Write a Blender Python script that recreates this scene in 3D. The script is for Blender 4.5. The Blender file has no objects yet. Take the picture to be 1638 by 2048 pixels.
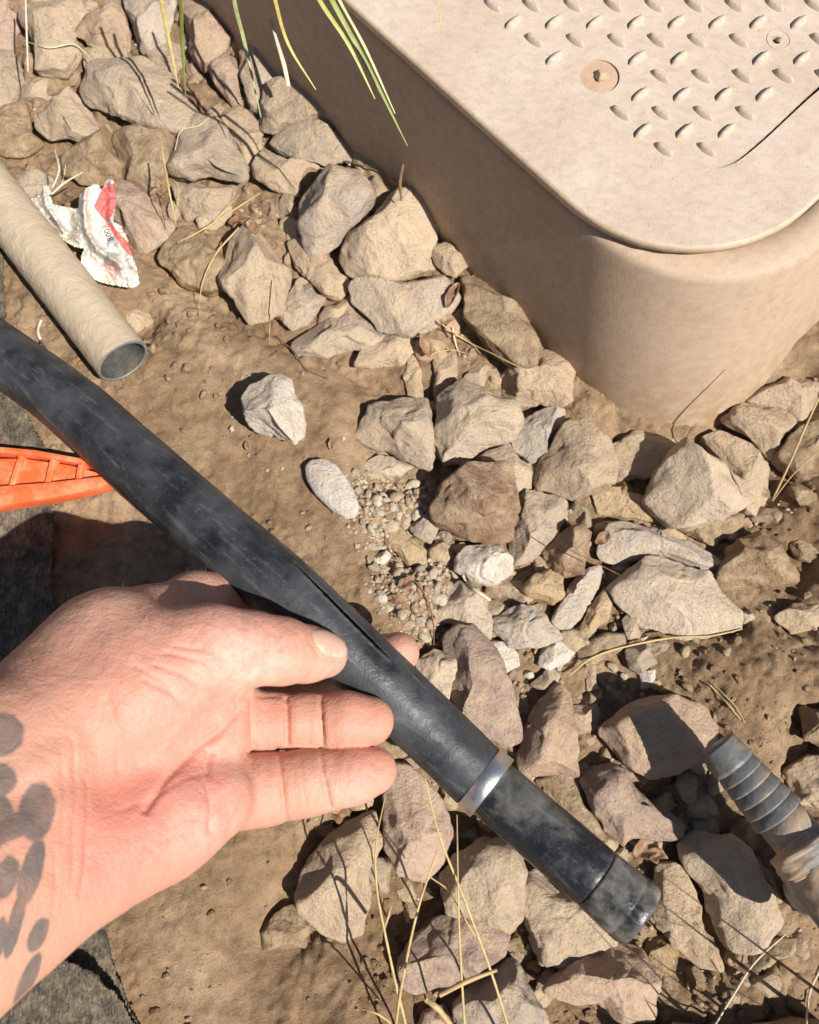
import bpy, bmesh, math, random
import numpy as np
from mathutils import Vector
from mathutils.bvhtree import BVHTree

# ------------------------------------------------------------------ camera, sky, sun, exposure
scene = bpy.context.scene
CH, TILT, F, PW, PH = 0.42, math.radians(14), 1640.0, 1638.0, 2048.0
cam_data = bpy.data.cameras.new('camera')
cam = bpy.data.objects.new('camera', cam_data)
scene.collection.objects.link(cam)
cam.location = (0, 0, CH)
cam.rotation_euler = (TILT, 0, 0)
cam_data.sensor_fit = 'VERTICAL'
cam_data.sensor_height = 24.0
cam_data.sensor_width = 24.0 * PW / PH
cam_data.lens = 24.0 * F / PH
cam_data.clip_start = 0.01
cam_data.clip_end = 200.0
cam_data.dof.use_dof = True
cam_data.dof.focus_distance = 0.395
cam_data.dof.aperture_fstop = 10.0
scene.camera = cam

SUN_EL, SUN_AZ = math.radians(51), math.radians(-38)      # azimuth: toward the sun, from +x
sun_vec = Vector((math.cos(SUN_EL) * math.cos(SUN_AZ), math.cos(SUN_EL) * math.sin(SUN_AZ), math.sin(SUN_EL)))
world = bpy.data.worlds.new('World')
scene.world = world
world.use_nodes = True
wn = world.node_tree
sky = wn.nodes.new('ShaderNodeTexSky')
sky.sky_type = 'NISHITA'
sky.sun_disc = False
sky.sun_elevation = SUN_EL
sky.sun_rotation = math.atan2(sun_vec.x, sun_vec.y)
wn.links.new(sky.outputs[0], wn.nodes['Background'].inputs[0])
wn.nodes['Background'].inputs[1].default_value = 0.05
sun_data = bpy.data.lights.new('sun', 'SUN')
sun_data.energy = 5.0
sun_data.angle = math.radians(0.5)
sun_data.color = (1.0, 0.955, 0.89)
sun = bpy.data.objects.new('sun', sun_data)
scene.collection.objects.link(sun)
sun.rotation_euler = (-sun_vec).to_track_quat('-Z', 'Y').to_euler()
sun.location = sun_vec * 3
vs = scene.view_settings
vs.view_transform = 'Standard'
vs.look = 'None'
vs.gamma = 1.0
vs.use_curve_mapping = False
vs.exposure = 0.46

# ------------------------------------------------------------------ helpers
random.seed(7)
UPV = np.array([0, math.cos(TILT), math.sin(TILT)])
FWD = np.array([0, math.sin(TILT), -math.cos(TILT)])

def ray(px, py):
    return np.array([(px - PW / 2) / F, 0, 0]) + UPV * ((PH / 2 - py) / F) + FWD

def pt(px, py, z):                       # a point of the place at height z, surveyed from the photograph
    d = ray(px, py)
    return np.array([0, 0, CH]) + d * ((z - CH) / d[2])

def flat0(pp):
    d = np.column_stack([(pp[:, 0] - PW / 2) / F, np.zeros(len(pp)), np.zeros(len(pp))]) + np.outer((PH / 2 - pp[:, 1]) / F, UPV) + FWD
    return np.array([0, 0, CH]) + d * (-CH / d[:, 2])[:, None]

def depth(px, py, z):
    return (z - CH) / ray(px, py)[2]

def topx(V):                             # survey coordinates of world points
    R = np.asarray(V) - np.array([0, 0, CH])
    w = R @ FWD
    return np.stack([PW / 2 + F * R[:, 0] / w, PH / 2 - F * (R @ UPV) / w], 1)

_rng = np.random.RandomState(11)
_perm = np.concatenate([_rng.permutation(256)] * 3)
_grad = _rng.normal(size=(256, 3))
_grad /= np.linalg.norm(_grad, axis=1)[:, None]

def pnoise(P):
    P = np.asarray(P, float)
    I = np.floor(P).astype(int)
    f = P - I
    I = I & 255
    u = f * f * f * (f * (f * 6 - 15) + 10)
    out = 0
    for dx in (0, 1):
        for dy in (0, 1):
            for dz in (0, 1):
                h = _perm[_perm[_perm[I[:, 0] + dx] + I[:, 1] + dy] + I[:, 2] + dz]
                g = _grad[h]
                n = g[:, 0] * (f[:, 0] - dx) + g[:, 1] * (f[:, 1] - dy) + g[:, 2] * (f[:, 2] - dz)
                w = (u[:, 0] if dx else 1 - u[:, 0]) * (u[:, 1] if dy else 1 - u[:, 1]) * (u[:, 2] if dz else 1 - u[:, 2])
                out = out + n * w
    return out

def fbm(P, octv=4, gain=0.5):
    a, s, o = 1.0, 1.0, 0
    for k in range(octv):
        o = o + a * pnoise(P * s + 17.3 * k)
        a *= gain
        s *= 2.03
    return o

def mesh_np(name, V, Fc, smooth=True):
    V = np.asarray(V, np.float32)
    me = bpy.data.meshes.new(name)
    Fc = np.asarray(Fc, np.int32)
    n, k = Fc.shape
    me.vertices.add(len(V))
    me.vertices.foreach_set('co', V.ravel())
    me.loops.add(n * k)
    me.loops.foreach_set('vertex_index', Fc.ravel())
    me.polygons.add(n)
    me.polygons.foreach_set('loop_start', np.arange(0, n * k, k, dtype=np.int32))
    me.polygons.foreach_set('loop_total', np.full(n, k, np.int32))
    me.polygons.foreach_set('use_smooth', np.full(n, smooth))
    me.update(calc_edges=True)
    me.validate()
    return me

COL = scene.collection

def obj(name, me, mat=None, parent=None, loc=None):
    o = bpy.data.objects.new(name, me)
    COL.objects.link(o)
    if mat is not None and me is not None and len(me.materials) == 0:
        me.materials.append(mat)
    if loc is not None:
        o.location = loc
    if parent is not None:
        o.parent = parent
    return o

def tag(o, label, cat, group=None):
    o['label'] = label
    o['category'] = cat
    if group:
        o['group'] = group
    return o

def empty(name, loc=(0, 0, 0)):
    o = bpy.data.objects.new(name, None)
    o.empty_display_size = 0.01
    COL.objects.link(o)
    o.location = loc
    return o

def in_poly(P, poly):
    P = np.asarray(P, float)
    x, y = P[:, 0], P[:, 1]
    ins = np.zeros(len(P), bool)
    n = len(poly)
    j = n - 1
    for i in range(n):
        xi, yi = poly[i]
        xj, yj = poly[j]
        if yi != yj:
            c = ((yi > y) != (yj > y)) & (x < (xj - xi) * (y - yi) / (yj - yi) + xi)
            ins ^= c
        j = i
    return ins

def seg_dist(P, line):
    P = np.asarray(P, float)
    best = np.full(len(P), 1e9)
    for a, b in zip(line[:-1], line[1:]):
        a = np.array(a, float)
        b = np.array(b, float)
        ab = b - a
        t = np.clip(((P - a) @ ab) / max(ab @ ab, 1e-9), 0, 1)
        best = np.minimum(best, np.linalg.norm(P - a - t[:, None] * ab, axis=1))
    return best

def catmull(pts, n):
    P = np.asarray(pts, float)
    P = np.vstack([2 * P[0] - P[1], P, 2 * P[-1] - P[-2]])
    m = len(P) - 3
    t = np.linspace(0, m - 1e-6, n)
    i = t.astype(int)
    u = (t - i)[:, None]
    a, b, c, d = P[i], P[i + 1], P[i + 2], P[i + 3]
    return 0.5 * (2 * b + (c - a) * u + (2 * a - 5 * b + 4 * c - d) * u ** 2 + (3 * b - a - 3 * c + d) * u ** 3)

def frames(path):
    tan = np.gradient(path, axis=0)
    tan /= np.linalg.norm(tan, axis=1)[:, None]
    upv = np.array([0, 0, 1.0])
    side = np.cross(tan, upv)
    side /= np.linalg.norm(side, axis=1)[:, None]
    nor = np.cross(side, tan)
    return tan, side, nor

def tube_mesh(name, path, rad, nv=24, cap=True, angs=None, radial=None):
    path = np.asarray(path, float)
    rad = np.broadcast_to(np.asarray(rad, float), (len(path),))
    tan, side, nor = frames(path)
    a = np.linspace(0, 2 * math.pi, nv, endpoint=False) if angs is None else np.asarray(angs)
    nv = len(a)
    R = rad[:, None] * np.ones((1, nv))
    if radial is not None:
        R = R + radial
    V = path[:, None, :] + R[..., None] * (np.cos(a)[None, :, None] * side[:, None, :] + np.sin(a)[None, :, None] * nor[:, None, :])
    V = V.reshape(-1, 3)
    n = len(path)
    i = np.arange(n - 1)[:, None] * nv
    j = np.arange(nv)[None, :]
    jn = (j + 1) % nv
    Q = np.stack([i + j, i + nv + j, i + nv + jn, i + jn], -1).reshape(-1, 4)
    if cap:
        V = np.vstack([V, path[:1], path[-1:]])
        c0, c1 = len(V) - 2, len(V) - 1
        jj = np.arange(nv)
        k = (jj + 1) % nv
        e = (n - 1) * nv
        Q = np.vstack([Q, np.stack([np.full(nv, c0), jj, k, k], -1), np.stack([np.full(nv, c1), e + k, e + jj, e + jj], -1)])
        me = bpy.data.meshes.new(name)
        faces = [tuple(int(x) for x in (q if q[2] != q[3] else q[:3])) for q in Q]
        me.from_pydata([tuple(v) for v in V], [], faces)
        me.polygons.foreach_set('use_smooth', np.ones(len(me.polygons), bool))
        me.update()
        return me
    return mesh_np(name, V, Q)

# ------------------------------------------------------------------ materials
def new_mat(name):
    m = bpy.data.materials.new(name)
    m.use_nodes = True
    nt = m.node_tree
    return m, nt, nt.nodes['Principled BSDF']

def N(nt, kind, **kw):
    n = nt.nodes.new(kind)
    for k, v in kw.items():
        if k in n.inputs:
            n.inputs[k].default_value = v
        else:
            setattr(n, k, v)
    return n

def ramp(nt, fac, stops):
    r = nt.nodes.new('ShaderNodeValToRGB')
    e = r.color_ramp.elements
    while len(e) < len(stops):
        e.new(0.5)
    for el, (p, c) in zip(e, stops):
        el.position = p
        el.color = (c, c, c, 1) if isinstance(c, (int, float)) else (*c, 1)
    nt.links.new(fac, r.inputs[0])
    return r.outputs[0]

def mixc(nt, fac, a, b, mode='MIX'):
    m = nt.nodes.new('ShaderNodeMix')
    m.data_type = 'RGBA'
    m.blend_type = mode
    for sock, val in ((m.inputs[0], fac), (m.inputs[6], a), (m.inputs[7], b)):
        if hasattr(val, 'links'):
            nt.links.new(val, sock)
        elif isinstance(val, (int, float)):
            sock.default_value = val
        else:
            sock.default_value = (*val, 1)
    return m.outputs[2]

def coords(nt, rnd=True):
    tc = nt.nodes.new('ShaderNodeTexCoord')
    if not rnd:
        return tc.outputs['Object']
    oi = nt.nodes.new('ShaderNodeObjectInfo')
    mu = N(nt, 'ShaderNodeVectorMath', operation='SCALE')
    mu.inputs[0].default_value = (13.0, 7.0, 5.0)
    nt.links.new(oi.outputs['Random'], mu.inputs['Scale'])
    ad = N(nt, 'ShaderNodeVectorMath', operation='ADD')
    nt.links.new(tc.outputs['Object'], ad.inputs[0])
    nt.links.new(mu.outputs[0], ad.inputs[1])
    return ad.outputs[0]

def tex(nt, co, scale, detail=4, rough=0.6, dist=0.0, scl=None):
    if scl:
        mp = N(nt, 'ShaderNodeMapping')
        mp.inputs['Scale'].default_value = scl
        nt.links.new(co, mp.inputs[0])
        co = mp.outputs[0]
    n = N(nt, 'ShaderNodeTexNoise')
    n.inputs['Scale'].default_value = scale
    n.inputs['Detail'].default_value = detail
    n.inputs['Roughness'].default_value = rough
    n.inputs['Distortion'].default_value = dist
    nt.links.new(co, n.inputs['Vector'])
    return n.outputs['Fac']

def voro(nt, co, scale, feature='F1', rnd=1.0):
    n = N(nt, 'ShaderNodeTexVoronoi', feature=feature)
    n.inputs['Scale'].default_value = scale
    n.inputs['Randomness'].default_value = rnd
    nt.links.new(co, n.inputs['Vector'])
    return n.outputs['Distance']

def bump(nt, bs, hs):
    prev = None
    for h, dist, st in hs:
        b = N(nt, 'ShaderNodeBump')
        b.inputs['Distance'].default_value = dist
        b.inputs['Strength'].default_value = st
        nt.links.new(h, b.inputs['Height'])
        if prev is not None:
            nt.links.new(prev, b.inputs['Normal'])
        prev = b.outputs[0]
    nt.links.new(prev, bs.inputs['Normal'])

def rock_material():
    m, nt, bs = new_mat('rock')
    co = coords(nt)
    oi = nt.nodes.new('ShaderNodeObjectInfo')
    base = oi.outputs['Color']
    big = ramp(nt, tex(nt, co, 45, 4, 0.6), [(0.35, 0.0), (0.68, 1.0)])
    c = mixc(nt, big, base, mixc(nt, 0.4, base, (0.58, 0.45, 0.30)))
    vein = ramp(nt, tex(nt, co, 90, 6, 0.7, 0.6), [(0.28, 0.72), (0.46, 1.0), (0.72, 1.12)])
    c = mixc(nt, 1.0, c, vein, 'MULTIPLY')
    rust = ramp(nt, tex(nt, co, 30, 3, 0.5), [(0.6, 0.0), (0.75, 0.45)])
    c = mixc(nt, rust, c, (0.34, 0.19, 0.09))
    speck = ramp(nt, tex(nt, co, 1500, 2, 0.6), [(0.31, 0.55), (0.42, 1.0)])
    c = mixc(nt, 0.4, c, speck, 'MULTIPLY')
    geo = nt.nodes.new('ShaderNodeNewGeometry')
    sep = nt.nodes.new('ShaderNodeSeparateXYZ')
    nt.links.new(geo.outputs['Normal'], sep.inputs[0])
    settle = N(nt, 'ShaderNodeMath', operation='MULTIPLY')
    nt.links.new(ramp(nt, sep.outputs['Z'], [(0.35, 0.0), (0.95, 0.6)]), settle.inputs[0])
    nt.links.new(ramp(nt, tex(nt, co, 120, 4, 0.65), [(0.4, 0.0), (0.62, 1.0)]), settle.inputs[1])
    c = mixc(nt, settle.outputs[0], c, (0.62, 0.475, 0.31))
    nt.links.new(c, bs.inputs['Base Color'])
    bs.inputs['Roughness'].default_value = 0.9
    bs.inputs['Specular IOR Level'].default_value = 0.2
    bump(nt, bs, [(tex(nt, co, 160, 6, 0.72), 0.0055, 0.75), (tex(nt, co, 620, 4, 0.72), 0.0016, 0.85), (voro(nt, co, 420), 0.0008, 0.4)])
    return m

def soil_material():
    m, nt, bs = new_mat('soil')
    co = coords(nt, False)
    wet = ramp(nt, tex(nt, co, 14, 4, 0.55, 0.4), [(0.42, 0.0), (0.62, 1.0)])
    c = mixc(nt, wet, (0.375, 0.245, 0.140), (0.53, 0.372, 0.228))
    mid = ramp(nt, tex(nt, co, 110, 5, 0.65), [(0.3, 0.62), (0.55, 1.0), (0.75, 1.22)])
    c = mixc(nt, 1.0, c, mid, 'MULTIPLY')
    grit = ramp(nt, tex(nt, co, 1300, 2, 0.6), [(0.3, 0.55), (0.42, 1.0), (0.68, 1.0), (0.78, 1.5)])
    c = mixc(nt, 0.8, c, grit, 'MULTIPLY')
    nt.links.new(c, bs.inputs['Base Color'])
    bs.inputs['Roughness'].default_value = 0.95
    bs.inputs['Specular IOR Level'].default_value = 0.15
    bump(nt, bs, [(tex(nt, co, 150, 7, 0.78), 0.004, 0.6), (tex(nt, co, 900, 5, 0.75), 0.0018, 0.95)])
    return m

def plastic_tan(name, col, worn, sc=1.0, speckle=True):
    m, nt, bs = new_mat(name)
    co = coords(nt, False)
    c = mixc(nt, ramp(nt, tex(nt, co, 22, 5, 0.6), [(0.35, 0.0), (0.7, 1.0)]), col, worn)
    st = ramp(nt, tex(nt, co, 160, 4, 0.7, 0.5, (1.0, 1.6, 1.0)), [(0.3, 0.78), (0.55, 1.0), (0.8, 1.1)])
    c = mixc(nt, 0.7, c, st, 'MULTIPLY')
    if speckle:
        sp = ramp(nt, tex(nt, co, 620, 2, 0.5, 0.0, (1.5, 0.7, 1.0)), [(0.28, 0.6), (0.36, 1.0)])
        c = mixc(nt, 0.5, c, sp, 'MULTIPLY')
    dirt = ramp(nt, tex(nt, co, 60, 6, 0.75, 0.8), [(0.68, 0.0), (0.82, 0.3)])
    c = mixc(nt, dirt, c, (0.27, 0.17, 0.09))
    nt.links.new(c, bs.inputs['Base Color'])
    bs.inputs['Roughness'].default_value = 0.62
    bs.inputs['Specular IOR Level'].default_value = 0.3
    bump(nt, bs, [(tex(nt, co, 500, 4, 0.7, 0.0, (1.4, 0.8, 1.0)), 0.0004, 0.4), (tex(nt, co, 60, 4, 0.6), 0.0008, 0.2)])
    return m

def simple(name, col, rough=0.6, var=0.25, sc=200, metal=0.0, spec=0.4, bd=0.0006, dust=None, dsc=40, dlo=0.5, dhi=0.65):
    m, nt, bs = new_mat(name)
    co = coords(nt, True)
    v = ramp(nt, tex(nt, co, sc, 5, 0.65), [(0.3, 1 - var), (0.55, 1.0), (0.8, 1 + var)])
    c = mixc(nt, 1.0, col, v, 'MULTIPLY')
    if dust:
        c = mixc(nt, ramp(nt, tex(nt, co, dsc, 6, 0.68, 0.3), [(dlo, 0.0), (dhi, 1.0)]), c, dust)
    nt.links.new(c, bs.inputs['Base Color'])
    bs.inputs['Roughness'].default_value = rough
    bs.inputs['Metallic'].default_value = metal
    bs.inputs['Specular IOR Level'].default_value = spec
    bump(nt, bs, [(tex(nt, co, sc * 3, 4, 0.7), bd, 0.6)])
    return m

M = {}
M['rock'] = rock_material()
M['soil'] = soil_material()
M['lid'] = plastic_tan('lid_plastic', (0.48, 0.375, 0.29), (0.54, 0.445, 0.365))
M['lid_edge'] = plastic_tan('lid_edge_plastic', (0.50, 0.375, 0.26), (0.58, 0.45, 0.33))
M['body'] = plastic_tan('box_plastic', (0.435, 0.318, 0.222), (0.465, 0.348, 0.252), speckle=False)
def body_extra(m):
    nt = m.node_tree
    bs = nt.nodes['Principled BSDF']
    src = bs.inputs['Base Color'].links[0].from_socket
    co = coords(nt, False)
    scr = ramp(nt, tex(nt, co, 300, 4, 0.7, 0.3, (0.10, 0.10, 1.0)), [(0.60, 0.0), (0.72, 0.30)])
    c = mixc(nt, scr, src, (0.62, 0.50, 0.38))
    chip = ramp(nt, tex(nt, co, 260, 3, 0.7, 0.8), [(0.73, 0.0), (0.76, 0.75)])
    c = mixc(nt, chip, c, (0.20, 0.125, 0.07))
    sep = nt.nodes.new('ShaderNodeSeparateXYZ')
    nt.links.new(co, sep.inputs[0])
    mr = N(nt, 'ShaderNodeMapRange')
    mr.inputs['From Min'].default_value = 0.03
    mr.inputs['From Max'].default_value = -0.025
    nt.links.new(sep.outputs['Z'], mr.inputs['Value'])
    mm = N(nt, 'ShaderNodeMath', operation='MULTIPLY')
    nt.links.new(mr.outputs[0], mm.inputs[0])
    nt.links.new(ramp(nt, tex(nt, co, 90, 6, 0.7), [(0.4, 0.0), (0.6, 1.0)]), mm.inputs[1])
    c = mixc(nt, mm.outputs[0], c, (0.33, 0.22, 0.12))
    nt.links.new(c, bs.inputs['Base Color'])
body_extra(M['body'])
M['mud'] = simple('dried_mud', (0.46, 0.32, 0.22), 0.8, 0.12, 120)
M['straw'] = simple('dry_straw', (0.52, 0.38, 0.17), 0.6, 0.25, 150)
M['pale_straw'] = simple('pale_straw', (0.60, 0.52, 0.38), 0.6, 0.2, 150)
M['twig'] = simple('twig_bark', (0.20, 0.12, 0.065), 0.85, 0.35, 300)
M['leaf'] = simple('dry_leaf', (0.22, 0.115, 0.065), 0.75, 0.4, 120, dust=(0.36, 0.25, 0.15), dsc=90)
M['paper'] = simple('paper', (0.66, 0.63, 0.575), 0.7, 0.06, 60, dust=(0.45, 0.34, 0.22), dsc=75, dlo=0.43, dhi=0.72)
M['red_print'] = simple('red_print', (0.78, 0.17, 0.155), 0.6, 0.12, 80, dust=(0.75, 0.40, 0.34), dsc=60, dlo=0.5, dhi=0.8)
M['pink_print'] = simple('pink_print', (0.66, 0.36, 0.36), 0.6, 0.12, 80)
M['ink'] = simple('grey_ink', (0.16, 0.16, 0.16), 0.7, 0.1, 100)
M['orange'] = simple('orange_plastic', (0.80, 0.135, 0.035), 0.5, 0.1, 60, spec=0.45, dust=(0.74, 0.36, 0.21), dsc=70, dlo=0.45, dhi=0.8)
M['metal'] = simple('clamp_steel', (0.68, 0.67, 0.65), 0.40, 0.1, 200, metal=1.0, bd=0.0002, dust=(0.30, 0.27, 0.22), dsc=130, dlo=0.62, dhi=0.72)
M['grey_pvc'] = simple('grey_pvc', (0.135, 0.142, 0.145), 0.5, 0.2, 90, dust=(0.30, 0.245, 0.175), dsc=95, dlo=0.46, dhi=0.74)
M['dusty_pvc'] = simple('dusty_pvc', (0.47, 0.375, 0.265), 0.85, 0.1, 90, spec=0.15, bd=0.0016, dust=(0.20, 0.19, 0.165), dsc=100, dlo=0.70, dhi=0.76)
M['bore'] = simple('pipe_bore', (0.075, 0.075, 0.07), 0.6, 0.2, 200, dust=(0.17, 0.15, 0.11), dsc=90, dlo=.45, dhi=.7)

def pipe_dust_material():        # dusty fitting body
    return simple('dusty_fitting', (0.17, 0.185, 0.195), 0.6, 0.2, 70, dust=(0.46, 0.335, 0.215), dsc=45, dlo=0.40, dhi=0.56)
M['dusty_fit'] = pipe_dust_material()

def black_poly(name, lo, hi, dust, rough=0.5):
    m, nt, bs = new_mat(name)
    co = coords(nt, False)
    c = mixc(nt, 1.0, (0.014, 0.0155, 0.019), ramp(nt, tex(nt, co, 60, 4), [(0.3, 0.7), (0.8, 1.5)]), 'MULTIPLY')
    d1 = ramp(nt, tex(nt, co, 30, 6, 0.66, 0.15), [(lo, 0.0), (hi, 0.6)])
    c = mixc(nt, d1, c, dust)
    rot = N(nt, 'ShaderNodeMapping')
    rot.inputs['Rotation'].default_value = (0, 0, math.radians(41))
    nt.links.new(co, rot.inputs[0])
    stk = ramp(nt, tex(nt, rot.outputs[0], 260, 5, 0.7, 0.1, (0.12, 1.0, 1.0)), [(0.55, 0.0), (0.75, 0.28)])
    c = mixc(nt, stk, c, (0.24, 0.25, 0.255))
    sc = ramp(nt, tex(nt, co, 420, 4, 0.75, 0.4), [(0.56, 0.0), (0.8, 0.2)])
    c = mixc(nt, sc, c, (0.30, 0.31, 0.32))
    nt.links.new(c, bs.inputs['Base Color'])
    rr = ramp(nt, tex(nt, co, 34, 7, 0.74, 0.5), [(0.4, rough - 0.08), (0.7, rough + 0.3)])
    nt.links.new(rr, bs.inputs['Roughness'])
    bs.inputs['Specular IOR Level'].default_value = 0.45
    bump(nt, bs, [(tex(nt, co, 900, 3, 0.7), 0.0003, 0.5), (tex(nt, co, 70, 4, 0.6), 0.0014, 0.3)])
    return m
M['hose'] = black_poly('black_hose', 0.40, 0.90, (0.16, 0.165, 0.172), 0.42)
M['coupling'] = black_poly('black_coupling', 0.50, 0.78, (0.34, 0.32, 0.28), 0.30)
M['dirty_lip'] = black_poly('dirty_lip', 0.47, 0.66, (0.42, 0.39, 0.33), 0.30)

def fabric_material():
    m, nt, bs = new_mat('landscape_fabric')
    co = coords(nt, False)
    c = mixc(nt, ramp(nt, tex(nt, co, 130, 6, 0.75), [(0.35, 0.0), (0.68, 1.0)]), (0.055, 0.050, 0.043), (0.25, 0.20, 0.135))
    f = ramp(nt, tex(nt, co, 900, 3, 0.7, 0.5, (1, 0.25, 1)), [(0.35, 0.55), (0.65, 1.35)])
    c = mixc(nt, 1.0, c, f, 'MULTIPLY')
    nt.links.new(c, bs.inputs['Base Color'])
    bs.inputs['Roughness'].default_value = 0.95
    bs.inputs['Specular IOR Level'].default_value = 0.1
    bump(nt, bs, [(tex(nt, co, 700, 4, 0.75), 0.0015, 0.8), (tex(nt, co, 90, 4, 0.7), 0.003, 0.5)])
    return m
M['fabric'] = fabric_material()

def grass_material():
    m, nt, bs = new_mat('grass_blade')
    oi = nt.nodes.new('ShaderNodeObjectInfo')
    co = coords(nt, True)
    v = ramp(nt, tex(nt, co, 260, 3, 0.6, 0.0, (1, 1, 1)), [(0.3, 0.75), (0.7, 1.2)])
    nt.links.new(mixc(nt, 1.0, oi.outputs['Color'], v, 'MULTIPLY'), bs.inputs['Base Color'])
    bs.inputs['Roughness'].default_value = 0.5
    return m
M['grass'] = grass_material()

def skin_material():
    m, nt, bs = new_mat('skin')
    co = coords(nt, False)
    at = nt.nodes.new('ShaderNodeAttribute')
    at.attribute_name = 'skin_tone'
    sp = nt.nodes.new('ShaderNodeSeparateColor')
    nt.links.new(at.outputs['Color'], sp.inputs[0])
    c = mixc(nt, sp.outputs['Red'], (0.50, 0.28, 0.19), (0.58, 0.215, 0.155))      # tan to pink palm
    mott = ramp(nt, tex(nt, co, 110, 6, 0.7), [(0.35, 0.0), (0.65, 1.0)])
    c = mixc(nt, mott, c, mixc(nt, 0.5, c, (0.60, 0.26, 0.20)))
    dust = N(nt, 'ShaderNodeMath', operation='MULTIPLY')
    nt.links.new(sp.outputs['Blue'], dust.inputs[0])
    nt.links.new(ramp(nt, tex(nt, co, 120, 6, 0.7), [(0.35, 0.15), (0.65, 0.85)]), dust.inputs[1])
    c = mixc(nt, dust.outputs[0], c, (0.58, 0.43, 0.345))
    ink = N(nt, 'ShaderNodeMath', operation='MULTIPLY')
    nt.links.new(ramp(nt, sp.outputs['Green'], [(0.40, 0.0), (0.58, 0.85)]), ink.inputs[0])
    nt.links.new(ramp(nt, tex(nt, co, 90, 4, 0.6), [(0.3, 0.72), (0.65, 1.0)]), ink.inputs[1])
    c = mixc(nt, ink.outputs[0], c, (0.065, 0.085, 0.085))
    nt.links.new(c, bs.inputs['Base Color'])
    bs.inputs['Roughness'].default_value = 0.55
    bs.inputs['Specular IOR Level'].default_value = 0.3
    bs.inputs['Subsurface Weight'].default_value = 0.12
    bs.inputs['Subsurface Radius'].default_value = (1.0, 0.35, 0.2)
    bs.inputs['Subsurface Scale'].default_value = 0.004
    lines1 = ramp(nt, voro(nt, co, 210, 'DISTANCE_TO_EDGE'), [(0.0, 0.0), (0.07, 1.0)])
    lines2 = ramp(nt, voro(nt, co, 520, 'DISTANCE_TO_EDGE'), [(0.0, 0.0), (0.10, 1.0)])
    bump(nt, bs, [(lines1, 0.00022, 0.16), (lines2, 0.00016, 0.22), (voro(nt, co, 1100), 0.0003, 0.45), (tex(nt, co, 330, 5, 0.65, 0.4, (1.0, 0.4, 1.0)), 0.0010, 0.42), (tex(nt, co, 420, 4, 0.6, 0.4, (0.35, 1.0, 1.0)), 0.0006, 0.35)])
    return m
M['skin'] = skin_material()
M['nail'] = simple('thumb_nail', (0.60, 0.36, 0.28), 0.3, 0.08, 80, spec=0.5, bd=0.0001, dust=(0.62, 0.47, 0.34), dsc=120)

# ------------------------------------------------------------------ rock outlines, surveyed in picture tiles
def T(pts, ox, oy):
    return [(ox + x * 0.5006, oy + y * 0.5006) for x, y in pts]
A = lambda *p: T(p, 0, 0)
D = lambda *p: T(p, 818, 650)
E_ = lambda *p: T(p, 818, 1348)
FU = lambda *p: list(p)
CL = dict(tan=(.54, .40, .25), pale=(.62, .485, .325), grey=(.47, .375, .265), pink=(.53, .355, .24), brown=(.27, .175, .09),
          red=(.30, .165, .09), white=(.80, .72, .58), orange=(.56, .38, .18), purple=(.42, .29, .215), soil=(.285, .18, .085),
          cool=(.60, .515, .40))
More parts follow.
